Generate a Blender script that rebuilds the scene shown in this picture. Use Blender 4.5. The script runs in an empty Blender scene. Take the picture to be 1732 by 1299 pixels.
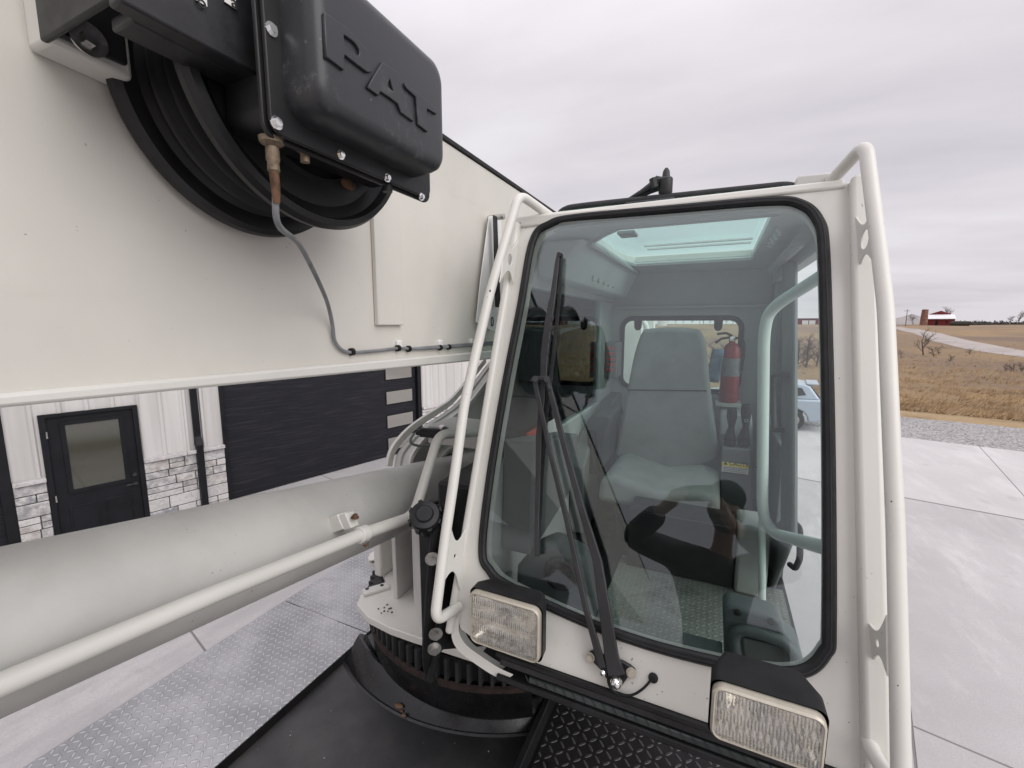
import bpy, bmesh, math, random
from mathutils import Vector as V, Matrix, noise as mnoise
random.seed(7)
R = math.radians
sc = bpy.context.scene
C = sc.collection
# ------------------------------------------------------------------ camera
# Origin = camera. +Y runs along the crane boom away from the camera, +X to the cab's open side, Z up.
F_PX, CX, CY = 740.0, 866.0, 649.5
PITCH = math.atan(101.5 / F_PX)
AZ = math.atan2(349.0, math.hypot(F_PX, 101.5))
fh = V((-math.sin(AZ), math.cos(AZ), 0)); rgt = V((math.cos(AZ), math.sin(AZ), 0))
fwd = fh * math.cos(PITCH) - V((0, 0, math.sin(PITCH)))
cup = V((0, 0, math.cos(PITCH))) + fh * math.sin(PITCH)
cam = bpy.data.cameras.new('camera'); camo = bpy.data.objects.new('camera', cam); C.objects.link(camo)
cam.sensor_width = 36; cam.lens = 36 * F_PX / 1732
cam.clip_start = 0.01; cam.clip_end = 6000
m = Matrix((rgt, cup, -fwd)).transposed().to_4x4()
camo.matrix_world = m
sc.camera = camo
GZ = -3.4            # ground below the camera
DECK = -1.65         # carrier deck
# ------------------------------------------------------------------ world, sun, exposure
SUN_EL, SUN_AZ = R(34), R(112)
w = bpy.data.worlds.new('World'); sc.world = w; w.use_nodes = True
nt = w.node_tree; nt.nodes.clear()
def nn_(t, **kw):
    n = nt.nodes.new(t)
    for k, v in kw.items(): setattr(n, k, v)
    return n
out = nn_('ShaderNodeOutputWorld'); bg = nn_('ShaderNodeBackground'); nt.links.new(bg.outputs[0], out.inputs[0])
sky = nn_('ShaderNodeTexSky', sky_type='NISHITA', sun_disc=False); sky.sun_elevation = SUN_EL; sky.sun_rotation = SUN_AZ
tc = nn_('ShaderNodeTexCoord'); sep = nn_('ShaderNodeSeparateXYZ'); nt.links.new(tc.outputs['Generated'], sep.inputs[0])
def mth(op, a, b=None, c=None):
    n = nn_('ShaderNodeMath', operation=op)
    for i, x in enumerate((a, b, c)):
        if x is None: continue
        if isinstance(x, (int, float)): n.inputs[i].default_value = x
        else: nt.links.new(x, n.inputs[i])
    return n.outputs[0]
zc = mth('MAXIMUM', sep.outputs[2], 0.02)
den = mth('ADD', zc, 0.16)
comb = nn_('ShaderNodeCombineXYZ')
nt.links.new(mth('DIVIDE', sep.outputs[0], den), comb.inputs[0]); nt.links.new(mth('DIVIDE', sep.outputs[1], den), comb.inputs[1])
def wnoise(scale, stretch, detail, rough, rot):
    mp = nn_('ShaderNodeMapping'); mp.inputs['Scale'].default_value = stretch; mp.inputs['Rotation'].default_value = (0, 0, rot)
    nt.links.new(comb.outputs[0], mp.inputs[0])
    n = nn_('ShaderNodeTexNoise'); n.inputs['Scale'].default_value = scale; n.inputs['Detail'].default_value = detail; n.inputs['Roughness'].default_value = rough
    nt.links.new(mp.outputs[0], n.inputs[0]); return n.outputs[0]
n1 = wnoise(0.55, (1, 1.6, 1), 5, .5, R(-25)); n2 = wnoise(1.6, (.6, 2.2, 1), 6, .55, R(-30))
mix12 = mth('ADD', mth('MULTIPLY', n1, .8), mth('MULTIPLY', n2, .2))
ramp = nn_('ShaderNodeValToRGB'); cr = ramp.color_ramp
cr.elements[0].position = .30; cr.elements[0].color = (.60, .57, .615, 1)
cr.elements[1].position = .68; cr.elements[1].color = (.87, .845, .885, 1)
e = cr.elements.new(.5); e.color = (.74, .705, .745, 1)
nt.links.new(mix12, ramp.inputs[0])
# an overcast dome is brighter towards the zenith
zr = nn_('ShaderNodeMapRange'); zr.inputs[1].default_value = .45; zr.inputs[2].default_value = .95; zr.inputs[3].default_value = .88; zr.inputs[4].default_value = 1.75
nt.links.new(sep.outputs[2], zr.inputs[0])
vm = nn_('ShaderNodeVectorMath', operation='SCALE'); nt.links.new(ramp.outputs[0], vm.inputs[0]); nt.links.new(zr.outputs[0], vm.inputs['Scale'])
sk = nn_('ShaderNodeVectorMath', operation='SCALE'); nt.links.new(sky.outputs[0], sk.inputs[0]); sk.inputs['Scale'].default_value = 1.0
mx = nn_('ShaderNodeMix', data_type='RGBA'); mx.inputs[0].default_value = .96
vm2 = nn_('ShaderNodeVectorMath', operation='SCALE'); nt.links.new(vm.outputs[0], vm2.inputs[0]); vm2.inputs['Scale'].default_value = 10.0
nt.links.new(sk.outputs[0], mx.inputs[6]); nt.links.new(vm2.outputs[0], mx.inputs[7]); nt.links.new(mx.outputs[2], bg.inputs[0])
bg.inputs[1].default_value = 0.096
sun = bpy.data.lights.new('sun', 'SUN'); suno = bpy.data.objects.new('sun', sun); C.objects.link(suno)
sun.energy = 1.5; sun.angle = R(55); sun.color = (1, .985, .96)
sd = V((math.sin(SUN_AZ) * math.cos(SUN_EL), math.cos(SUN_AZ) * math.cos(SUN_EL), math.sin(SUN_EL)))
suno.rotation_euler = sd.to_track_quat('Z', 'Y').to_euler(); suno.location = sd * 30
vs = sc.view_settings; vs.view_transform = 'Standard'; vs.look = 'None'; vs.gamma = 1; vs.use_curve_mapping = False; vs.exposure = 0.30
sc.cycles.transparent_max_bounces = 24; sc.cycles.max_bounces = 10
# ------------------------------------------------------------------ measuring helpers: a sight line cut by a real plane
def ray(x, y): return (fwd * F_PX + rgt * (x - CX) - cup * (y - CY)).normalized()
def hit(x, y, n, d): r = ray(x, y); return r * (d / r.dot(n))
def oX(x, y, v): return hit(x, y, V((1, 0, 0)), v)
def oY(x, y, v): return hit(x, y, V((0, 1, 0)), v)
def oZ(x, y, v): return hit(x, y, V((0, 0, 1)), v)
TW = R(20); WN = V((0, math.cos(TW), -math.sin(TW))); WU = V((0, math.sin(TW), math.cos(TW))); WX = V((1, 0, 0)); WD = 1.1
def oW(x, y, off=0): return hit(x, y, WN, WD + off)
def uv(x, y): p = oW(x, y); return (p.x, p.dot(WU))
def wp(u, v, off=0): return WN * (WD + off) + WX * u + WU * v
# ------------------------------------------------------------------ node helpers
class S:
    nt = None
    def __init__(s, k): s.k = k
    def _m(s, op, o=None, c=None):
        n = S.nt.nodes.new('ShaderNodeMath'); n.operation = op
        for i, x in enumerate((s, o, c)):
            if x is None: continue
            if isinstance(x, S): S.nt.links.new(x.k, n.inputs[i])
            else: n.inputs[i].default_value = x
        return S(n.outputs[0])
    def __add__(s, o): return s._m('ADD', o)
    def __sub__(s, o): return s._m('SUBTRACT', o)
    def __mul__(s, o): return s._m('MULTIPLY', o)
    def __truediv__(s, o): return s._m('DIVIDE', o)
    def f(s, op, o=None): return s._m(op, o)
    __radd__ = __add__; __rmul__ = __mul__
def smooth(s, a, b):
    n = S.nt.nodes.new('ShaderNodeMapRange'); n.interpolation_type = 'SMOOTHSTEP'
    n.inputs[1].default_value = a; n.inputs[2].default_value = b
    S.nt.links.new(s.k, n.inputs[0]); return S(n.outputs[0])
def coords(scale=(1, 1, 1), rot=(0, 0, 0)):
    t = S.nt.nodes.new('ShaderNodeTexCoord'); mp = S.nt.nodes.new('ShaderNodeMapping')
    mp.inputs['Scale'].default_value = scale; mp.inputs['Rotation'].default_value = rot
    S.nt.links.new(t.outputs['Object'], mp.inputs[0]); return mp.outputs[0]
def xyz(vec):
    n = S.nt.nodes.new('ShaderNodeSeparateXYZ'); S.nt.links.new(vec, n.inputs[0]); return [S(o) for o in n.outputs]
def noise(vec, scale, detail=4, rough=.5, out=0):
    n = S.nt.nodes.new('ShaderNodeTexNoise'); n.inputs['Scale'].default_value = scale; n.inputs['Detail'].default_value = detail; n.inputs['Roughness'].default_value = rough
    S.nt.links.new(vec, n.inputs[0]); return S(n.outputs[out])
def mixc(fac, a, b):
    n = S.nt.nodes.new('ShaderNodeMix'); n.data_type = 'RGBA'
    if isinstance(fac, S): S.nt.links.new(fac.k, n.inputs[0])
    else: n.inputs[0].default_value = fac
    for i, x in ((6, a), (7, b)):
        if isinstance(x, S): S.nt.links.new(x.k, n.inputs[i])
        else: n.inputs[i].default_value = (*x, 1)
    return S(n.outputs[2])
def newmat(name):
    mt = bpy.data.materials.new(name); mt.use_nodes = True; S.nt = mt.node_tree
    return mt, S.nt.nodes['Principled BSDF']
def setc(b, sock, v):
    if isinstance(v, S): S.nt.links.new(v.k, b.inputs[sock])
    elif isinstance(v, tuple): b.inputs[sock].default_value = (*v, 1)
    else: b.inputs[sock].default_value = v
def bump(b, h, dist, strength=1.0):
    n = S.nt.nodes.new('ShaderNodeBump'); n.inputs['Distance'].default_value = dist; n.inputs['Strength'].default_value = strength
    S.nt.links.new(h.k, n.inputs['Height']); S.nt.links.new(n.outputs[0], b.inputs['Normal'])
M = {}
def plain(name, col, rough=.5, metal=0.0, var=.12, vs_=6, bmp=0.0, bs=200, specks=0.0, col2=None, coat=0.0, spec=.5):
    mt, b = newmat(name); v = coords()
    n = noise(v, vs_, 5, .6); c2 = col2 or tuple(x * (1 - var * 1.6) for x in col)
    c = mixc(smooth(n, .35, .7), tuple(min(1, x * (1 + var * .4)) for x in col), c2)
    if specks:
        c = mixc(smooth(noise(v, 120, 1, .4), 1 - specks - .02, 1 - specks) * smooth(noise(v, 4, 2), .50, .60) * .8, c, tuple(x * .3 for x in col))
    setc(b, 'Base Color', c)
    setc(b, 'Roughness', smooth(noise(v, vs_ * 3, 4), .2, .8) * .14 + (rough - .07)); b.inputs['Metallic'].default_value = metal
    b.inputs['Specular IOR Level'].default_value = spec
    b.inputs['Coat Weight'].default_value = coat; b.inputs['Coat Roughness'].default_value = .12
    if bmp: bump(b, noise(v, bs, 3), bmp)
    M[name] = mt; return mt
plain('cream', (.64, .628, .585), .42, var=.05, vs_=2.2, bmp=.00012, bs=260, specks=.225, coat=.15)
plain('cream_boom', (.625, .603, .552), .50, var=.07, vs_=1.3, bmp=.0001, bs=300, specks=.185)
plain('cream_dull', (.53, .525, .50), .5, var=.08, vs_=3.5, bmp=.00012, bs=220, specks=.23)
plain('white_paint', (.74, .74, .72), .45, var=.05)
plain('rubber', (.011, .011, .012), .55, var=.3, vs_=14, bmp=.0002, bs=400, spec=.35)
plain('black_plastic', (.016, .016, .018), .42, var=.3, vs_=20, bmp=.0001, bs=500)
plain('black_metal', (.010, .010, .011), .42, var=.25, vs_=8, bmp=.0001, bs=300, col2=(.020, .020, .021), spec=.35)
plain('arm_grey', (.022, .022, .024), .5, var=.25, vs_=12, bmp=.0001, bs=350)
plain('black_frame', (.015, .015, .016), .5, var=.3, vs_=3, bmp=.0006, bs=120, col2=(.045, .043, .042))
plain('concrete_dust', (.35, .34, .33), .9)
plain('black_gloss', (.010, .010, .011), .26, var=.3, vs_=7, bmp=.0003, bs=90)
plain('gear_grey', (.045, .045, .045), .5, .4, var=.2)
plain('rust_dark', (.028, .016, .013), .8, var=.4, vs_=30)
plain('steel', (.55, .54, .52), .35, 1.0, var=.2, vs_=40)
plain('reflector', (.96, .96, .94), .16, 1.0, var=.02)
plain('chrome', (.80, .80, .80), .12, 1.0, var=.05)
plain('rust', (.13, .065, .035), .85, var=.4, vs_=60, bmp=.001, bs=200)
plain('brown_brass', (.22, .17, .12), .55, .6, var=.4, vs_=60)
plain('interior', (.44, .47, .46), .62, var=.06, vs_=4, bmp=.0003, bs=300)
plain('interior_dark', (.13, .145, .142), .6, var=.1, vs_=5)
plain('teal_plastic', (.09, .112, .11), .5, var=.12, vs_=6, bmp=.0004, bs=300)
plain('step_green', (.035, .045, .043), .35, var=.2)
plain('rubber_grey', (.055, .06, .06), .6)
plain('seat_fabric', (.24, .252, .247), .9, var=.08, vs_=9, bmp=.0002, bs=500, specks=.26)
plain('seat_light', (.27, .29, .275), .85, var=.08, vs_=7, bmp=.0005, bs=500)
plain('green_tube', (.50, .60, .56), .4, var=.05, vs_=5)
plain('cable_grey', (.20, .205, .215), .5, var=.15, vs_=30)
plain('red', (.28, .012, .016), .35, var=.1)
plain('label_white', (.75, .74, .72), .5, var=.05)
plain('label_yellow', (.95, .72, .04), .5, var=.05)
plain('label_red', (.62, .05, .04), .5, var=.05)
plain('ink', (.02, .02, .02), .6, var=0)
plain('blue_rag', (.25, .34, .47), .9, var=.2, vs_=20)
plain('jacket', (.012, .012, .014), .55, var=.5, vs_=12)
plain('trousers', (.02, .024, .035), .8, var=.2)
plain('skin', (.42, .25, .18), .55, var=.1, vs_=30)
plain('beard', (.05, .03, .02), .9, var=.4, vs_=80)
plain('cap_cloth', (.02, .02, .022), .85, var=.2)
plain('phone_case', (.02, .022, .018), .5, var=.1)
plain('barn_red', (.17, .022, .022), .8, var=.2, vs_=.4)
plain('barn_roof', (.72, .72, .74), .5, var=.08, vs_=.3)
plain('silo_brick', (.24, .12, .09), .9, var=.25, vs_=.8)
plain('bark', (.10, .08, .075), .95, var=.3, vs_=4)
plain('dark_hedge', (.06, .055, .045), 1, var=.4, vs_=1)
plain('hay', (.20, .15, .10), 1, var=.3, vs_=2)
plain('car_paint', (.42, .48, .55), .35, .2, var=.02, coat=.4)
plain('car_dark', (.02, .025, .03), .15, var=.05)
plain('tail_red', (.30, .02, .03), .2, var=.05)
plain('tyre', (.02, .02, .02), .8, var=.2)
plain('trim_black', (.009, .009, .012), .5, var=.25, vs_=3, spec=.25)
plain('lamp_bezel', (.52, .48, .40), .35, .35, var=.1, vs_=20)
plain('building_roof', (.03, .03, .035), .5, .3, var=.1)

def diamond(name, col, rough, metal, cell, wear, bdist=.0022, dirt=None):
    mt, b = newmat(name); v = coords((1 / cell,) * 3, (0, 0, R(0))); x, y, z = xyz(v)
    ix, iy = x.f('FLOOR'), y.f('FLOOR'); px, py = x - ix - .5, y - iy - .5
    par = (ix + iy).f('MODULO', 2).f('ABSOLUTE'); sg = par * 2 - 1      # alternate lugs lean the other way
    a = (px + py * sg) * .7071; c = (py - px * sg) * .7071
    r = ((a / .52) * (a / .52)) + ((c / .16) * (c / .16))
    h = smooth(r * -1 + 1, 0, .7)
    vo = coords(); big = noise(vo, 3.2, 5, .6); fine = noise(vo, 60, 3)
    base = mixc(smooth(big, .3, .7), col, tuple(q * .62 for q in col))
    if dirt: base = mixc(smooth(noise(vo, 9, 6, .65), .5, .75), base, dirt)
    setc(b, 'Base Color', mixc(h * wear, base, tuple(min(1, q * 1.25 + .10) for q in col)))
    setc(b, 'Roughness', fine * .25 + (rough - .12) + h * -.10)
    b.inputs['Metallic'].default_value = metal
    bump(b, h + fine * .05, bdist); M[name] = mt
diamond('diamond_alu', (.47, .47, .485), .45, .5, .030, .6, .003, dirt=(.36, .36, .37))
diamond('diamond_shaded', (.045, .043, .044), .40, .5, .036, .8, .0035, dirt=(.02, .018, .016))  # worn deck plate, its colour darkened to carry the shade of the cab
diamond('diamond_floor', (.25, .275, .245), .5, .4, .017, .35, .0018, dirt=(.09, .095, .075))

def glass(name, tint, extra, k=1.0):
    mt, b = newmat(name); t = S.nt; t.nodes.remove(b); o = t.nodes['Material Output']
    tr = t.nodes.new('ShaderNodeBsdfTransparent'); tr.inputs[0].default_value = (*tint, 1)
    gl = t.nodes.new('ShaderNodeBsdfGlossy'); gl.inputs['Roughness'].default_value = .0; gl.inputs[0].default_value = (.94, .97, 1, 1)
    fr = t.nodes.new('ShaderNodeFresnel'); fr.inputs[0].default_value = 1.5
    f = (S(fr.outputs[0]) * k + extra)
    mx = t.nodes.new('ShaderNodeMixShader'); t.links.new(f.k, mx.inputs[0]); t.links.new(tr.outputs[0], mx.inputs[1]); t.links.new(gl.outputs[0], mx.inputs[2])
    t.links.new(mx.outputs[0], o.inputs[0]); M[name] = mt
glass('glass_wind', (.915, .955, .943), .009)
glass('glass_green', (.88, .955, .935), .0)
glass('glass_roof', (.80, .94, .91), .0, .15)
glass('glass_lens', (.97, .96, .93), .02)
def mirror_glass(name, col):
    mt, b = newmat(name); setc(b, 'Base Color', col); b.inputs['Roughness'].default_value = .05; b.inputs['Specular IOR Level'].default_value = 1.0; b.inputs['Coat Weight'].default_value = 1; M[name] = mt
mirror_glass('dark_glass', (.035, .036, .026))
mirror_glass('door_glass', (.05, .05, .035))
# lamp lens: moulded glass with vertical flutes and blocks
mt, b = newmat('lens_relief'); t = S.nt; t.nodes.remove(b); o = t.nodes['Material Output']
v = coords(); x, y, z = xyz(v)
fl = (x * 1250).f('SINE') * smooth((z * 190).f('SINE'), -.6, .2) * .5 + (x * 640).f('SINE') * smooth((z * 190).f('SINE'), .3, -.2) * .35 + (z * 190).f('SINE') * .35 + noise(v, 38, 3) * 3.0
bn = t.nodes.new('ShaderNodeBump'); bn.inputs['Distance'].default_value = .0011; t.links.new(fl.k, bn.inputs['Height'])
gb = t.nodes.new('ShaderNodeBsdfGlossy'); gb.inputs['Roughness'].default_value = .08; t.links.new(bn.outputs[0], gb.inputs['Normal'])
rf = t.nodes.new('ShaderNodeBsdfRefraction'); rf.inputs['IOR'].default_value = 1.15; rf.inputs['Roughness'].default_value = .02; rf.inputs[0].default_value = (1, .98, .94, 1); t.links.new(bn.outputs[0], rf.inputs['Normal'])
ms = t.nodes.new('ShaderNodeMixShader'); ms.inputs[0].default_value = .16
df = t.nodes.new('ShaderNodeBsdfDiffuse'); df.inputs[0].default_value = (.90, .90, .88, 1); t.links.new(bn.outputs[0], df.inputs['Normal']); m2 = t.nodes.new('ShaderNodeMixShader'); t.links.new((smooth(noise(v, 60, 3), .3, .7) * .16 + .07).k, m2.inputs[0]); t.links.new(rf.outputs[0], m2.inputs[1]); t.links.new(df.outputs[0], m2.inputs[2])
t.links.new(m2.outputs[0], ms.inputs[1]); t.links.new(gb.outputs[0], ms.inputs[2]); t.links.new(ms.outputs[0], o.inputs[0]); M['lens_relief'] = mt
# worn reel housing: black with pale scuffs
mt, b = newmat('worn_black'); v = coords()
sc1 = smooth(noise(v, 40, 8, .8), .50, .68) * smooth(noise(v, 9, 3), .44, .6)
dots = smooth(noise(v, 140, 2, .5), .70, .76) * smooth(noise(v, 7, 2), .5, .6)
setc(b, 'Base Color', mixc(sc1 * .75 + dots * .8, (.026, .027, .031), (.16, .16, .155)))
setc(b, 'Roughness', sc1 * .3 + .40); bump(b, noise(v, 350, 3), .00012); M['worn_black'] = mt
# concrete slab, sawn joints run with the building
FA = R(13.9); fd = V((math.sin(FA), math.cos(FA), 0)); fn = V((-math.cos(FA), math.sin(FA), 0)); FW = 9.3
mt, b = newmat('concrete'); v = coords(); u_, w_, z_ = xyz(coords((1, 1, 1), (0, 0, R(13.9))))   # rotated: w_ across, u_ along the facade
def joint(s, at, wd=.006): return smooth((s - at).f('ABSOLUTE'), wd * 2.2, wd)
S_along, S_across = w_, u_ * -1
jj = joint(S_along, 11.3, .02)
for a_ in (4.72, 1.22): jj = jj.f('MAXIMUM', joint(S_along, a_))
for a_ in (-2.7, -.575, 3.0, 6.1): jj = jj.f('MAXIMUM', joint(S_across, a_))
st = coords((.5, .12, 1), (0, 0, R(13.9)))
cbase = mixc(smooth(noise(v, .35, 6, .6), .3, .7), (.40, .385, .385), (.50, .485, .485))
cbase = mixc(smooth(noise(st, 3.0, 8, .7), .50, .66) * .5, cbase, (.64, .62, .615))
cbase = mixc(smooth(noise(coords((.4, 1, 1), (0, 0, R(-5))), 1.4, 8, .75), .50, .70) * .45, cbase, (.38, .355, .35))
lighter = smooth(S_along, 11.3, 11.34) * .35
cbase = mixc(lighter, cbase, (.66, .64, .635))
cbase = mixc(smooth(noise(v, 45, 5, .7), .35, .75) * .38, cbase, (.33, .32, .315))
cbase = mixc(smooth(noise(coords((1, .35, 1), (0, 0, R(20))), 2.5, 10, .8), .50, .72) * .35, cbase, (.62, .60, .59))
cbase = mixc(smooth(noise(v, .8, 9, .72), .58, .66) * .3, cbase, (.30, .275, .27))
setc(b, 'Base Color', mixc(jj * .75, cbase, (.13, .12, .115))); b.inputs['Roughness'].default_value = .78
bump(b, noise(v, 70, 4) - jj * 2, .003); M['concrete'] = mt
mt, b = newmat('gravel'); v = coords()
vo = S.nt.nodes.new('ShaderNodeTexVoronoi'); vo.inputs['Scale'].default_value = 20; S.nt.links.new(v, vo.inputs[0]); vr = xyz(vo.outputs['Color'])[0]
setc(b, 'Base Color', mixc(vr, (.20, .19, .19), (.52, .50, .495))); b.inputs['Roughness'].default_value = .95
bump(b, S(vo.outputs[0]), .05); M['gravel'] = mt
# dry winter grass
mt, b = newmat('field'); v = coords(); va = coords((1, .35, 1), (0, 0, R(-10)))
c = mixc(smooth(noise(va, .09, 6, .6), .36, .62), (.38, .26, .14), (.28, .20, .135))
c = mixc(smooth(noise(va, .5, 7, .7), .45, .70) * .7, c, (.30, .215, .12))
c = mixc(smooth(noise(coords((.6, 1.6, 1), (0, 0, R(14))), .25, 5, .65), .55, .75) * .5, c, (.15, .10, .085))
c = mixc(noise(v, 6, 5, .8) * .35, c, (.09, .06, .035))
fu = xyz(coords((1, 1, 1), (0, 0, R(13.9))))[1]
c = mixc(smooth(fu, 24.3, 23.4) * smooth(noise(v, .8, 4), .2, .5), c, (.50, .36, .20))
c = mixc(smooth(noise(coords((1, .5, 1), (0, 0, R(-8))), .035, 4, .5), .50, .62) * .55, c, (.17, .12, .10))
setc(b, 'Base Color', c); b.inputs['Roughness'].default_value = 1; bump(b, noise(v, 5, 6, .7), .25); M['field'] = mt
mt, b = newmat('blade'); v = coords()
setc(b, 'Base Color', mixc(smooth(noise(v, .35, 4), .35, .65), (.44, .31, .17), (.29, .195, .11))); b.inputs['Roughness'].default_value = 1; M['blade'] = mt
plain('road_gravel', (.38, .34, .315), .95, var=.12, vs_=.3)
# ribbed steel siding
mt, b = newmat('siding'); v = coords((6, 6, .25))
setc(b, 'Base Color', mixc(smooth(noise(v, 1.0, 5, .6), .35, .7), (.58, .565, .55), (.47, .455, .44))); b.inputs['Roughness'].default_value = .5; M['siding'] = mt
mt, b = newmat('garage_panel'); v = coords((1, 1, 26)); 
setc(b, 'Base Color', mixc(smooth(noise(v, 1.6, 5, .6), .45, .75), (.013, .013, .017), (.030, .029, .034))); b.inputs['Roughness'].default_value = .6; b.inputs['Specular IOR Level'].default_value = .2
bump(b, noise(v, 2.0, 4, .6), .004); M['garage_panel'] = mt
mt, b = newmat('stone'); v = coords()
at = S.nt.nodes.new('ShaderNodeAttribute'); at.attribute_name = 'tone'
c = mixc(smooth(noise(v, 9, 6, .65), .35, .68), S(at.outputs['Color']), (.60, .58, .57))
c = mixc(smooth(noise(v, 14, 6, .7), .55, .72) * .7, c, (.19, .175, .17))
setc(b, 'Base Color', c); b.inputs['Roughness'].default_value = .9; bump(b, noise(v, 18, 6, .65), .02); M['stone'] = mt
# ------------------------------------------------------------------ object helpers
def tag(o, label=None, cat=None, group=None, kind=None):
    if label: o['label'] = label
    if cat: o['category'] = cat
    if group: o['group'] = group
    if kind: o['kind'] = kind
    return o
def empty(name, loc, label, cat, group=None):
    o = bpy.data.objects.new(name, None); C.objects.link(o); o.location = loc; o.empty_display_size = .1
    return tag(o, label, cat, group)
def root_loc(p):
    while p.parent: p = p.parent
    return V(p.location)
def catmull(pts, n=8, closed=False):
    pts = [V(p) for p in pts]; L = len(pts); o = []
    for i in range(L if closed else L - 1):
        if closed: a, b_, c_, d = (pts[(i + k) % L] for k in (-1, 0, 1, 2))
        else: b_, c_ = pts[i], pts[i + 1]; a = pts[i - 1] if i else b_ * 2 - c_; d = pts[i + 2] if i + 2 < L else c_ * 2 - b_
        for k in range(n):
            t_ = k / n
            o.append(.5 * ((2 * b_) + (c_ - a) * t_ + (2 * a - 5 * b_ + 4 * c_ - d) * t_ ** 2 + (3 * b_ - a - 3 * c_ + d) * t_ ** 3))
    if not closed: o.append(pts[-1])
    return o
def bend(pts, r, n=6):
    """polyline with its corners rounded to radius-like distance r"""
    pts = [V(p) for p in pts]; o = [pts[0]]
    for i in range(1, len(pts) - 1):
        a, b_, c_ = pts[i - 1], pts[i], pts[i + 1]
        ra = min(r, (a - b_).length * .48); rc = min(r, (c_ - b_).length * .48)
        p = b_ + (a - b_).normalized() * ra; q = b_ + (c_ - b_).normalized() * rc
        for k in range(n + 1):
            t_ = k / n; o.append(p * (1 - t_) ** 2 + b_ * 2 * t_ * (1 - t_) + q * t_ ** 2)
    o.append(pts[-1]); return o
class MB:
    def __init__(s): s.v = []; s.f = []; s.col = []
    def add(s, vs_, fs, col=None):
        o = len(s.v); s.v += [V(p) for p in vs_]; s.f += [tuple(i + o for i in f) for f in fs]; s.col += [col] * len(fs); return s
    def box(s, x0, x1, y0, y1, z0, z1, col=None):
        return s.hexa([(x0, y0, z0), (x1, y0, z0), (x1, y0, z1), (x0, y0, z1)], [(x0, y1, z0), (x1, y1, z0), (x1, y1, z1), (x0, y1, z1)], col)
    def hexa(s, a, b_, col=None):
        return s.add(list(a) + list(b_), [(0, 1, 2, 3), (7, 6, 5, 4), (0, 4, 5, 1), (1, 5, 6, 2), (2, 6, 7, 3), (3, 7, 4, 0)], col)
    def obox(s, c, ex, ey, ez, hx, hy, hz, col=None):
        c, ex, ey, ez = V(c), V(ex), V(ey), V(ez); q = lambda i, j, k: c + ex * hx * i + ey * hy * j + ez * hz * k
        return s.hexa([q(-1, -1, -1), q(1, -1, -1), q(1, -1, 1), q(-1, -1, 1)], [q(-1, 1, -1), q(1, 1, -1), q(1, 1, 1), q(-1, 1, 1)], col)
    def prism(s, poly, ext):
        n = len(poly); ext = V(ext); a = [V(p) for p in poly]
        return s.add(a + [p + ext for p in a], [tuple(range(n)), tuple(range(2 * n - 1, n - 1, -1))] + [(i, (i + 1) % n, (i + 1) % n + n, i + n) for i in range(n)])
    def holed(s, poly, hole, ext):
        """prism with a hole; both loops have the same number of points"""
        n = len(poly); ext = V(ext); a = [V(p) for p in poly]; h = [V(p) for p in hole]
        vs_ = a + h + [p + ext for p in a] + [p + ext for p in h]; fs = []
        for i in range(n):
            j = (i + 1) % n
            fs += [(i, j, n + j, n + i), (2 * n + i, 3 * n + i, 3 * n + j, 2 * n + j), (i, 2 * n + i, 2 * n + j, j), (n + i, n + j, 3 * n + j, 3 * n + i)]
        return s.add(vs_, fs)
    def tube(s, pts, r, n=12, cap=True, squash=None):
        pts = [V(p) for p in pts]; L = len(pts); rr = r if isinstance(r, (list, tuple)) else [r] * L
        t0 = (pts[1] - pts[0]).normalized(); nx = t0.orthogonal().normalized(); vs_ = []; fs = []
        for i, p in enumerate(pts):
            t_ = ((pts[min(i + 1, L - 1)] - p).normalized() + (p - pts[max(i - 1, 0)]).normalized())
            t_ = t_.normalized() if t_.length > 1e-6 else t0
            nx = (nx - t_ * nx.dot(t_)).normalized(); ny = t_.cross(nx)
            for k in range(n):
                a = 2 * math.pi * k / n; vs_.append(p + (nx * math.cos(a) + ny * math.sin(a)) * rr[i])
        for i in range(L - 1):
            for k in range(n):
                k2 = (k + 1) % n; fs.append((i * n + k, i * n + k2, (i + 1) * n + k2, (i + 1) * n + k))
        if cap: fs += [tuple(range(n - 1, -1, -1)), tuple(range((L - 1) * n, L * n))]
        return s.add(vs_, fs)
    def cyl(s, a, b_, r0, r1=None, n=20): return s.tube([a, b_], [r0, r0 if r1 is None else r1], n)
    def lathe(s, prof, c, axis, n=64, a0=0, a1=2 * math.pi):
        """prof: (radius, height along axis)"""
        c, ax = V(c), V(axis).normalized(); ex = ax.orthogonal().normalized(); ey = ax.cross(ex); L = len(prof)
        full = abs(a1 - a0 - 2 * math.pi) < 1e-6; m_ = n if full else n + 1
        vs_ = [c + ax * h + (ex * math.cos(a0 + (a1 - a0) * k / n) + ey * math.sin(a0 + (a1 - a0) * k / n)) * r for k in range(m_) for r, h in prof]
        fs = [(k * L + i, ((k + 1) % m_) * L + i, ((k + 1) % m_) * L + i + 1, k * L + i + 1) for k in range(n) for i in range(L - 1)]
        return s.add(vs_, fs)
    def sphere(s, c, rx, ry, rz, n=16, m_=10, rot=None):
        c = V(c); vs_ = []; fs = []
        for j in range(m_ + 1):
            th = math.pi * j / m_
            for k in range(n):
                a = 2 * math.pi * k / n; p = V((rx * math.sin(th) * math.cos(a), ry * math.sin(th) * math.sin(a), rz * math.cos(th)))
                if rot: p = rot @ p
                vs_.append(c + p)
        for j in range(m_):
            for k in range(n): fs.append((j * n + k, j * n + (k + 1) % n, (j + 1) * n + (k + 1) % n, (j + 1) * n + k))
        return s.add(vs_, fs)
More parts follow.
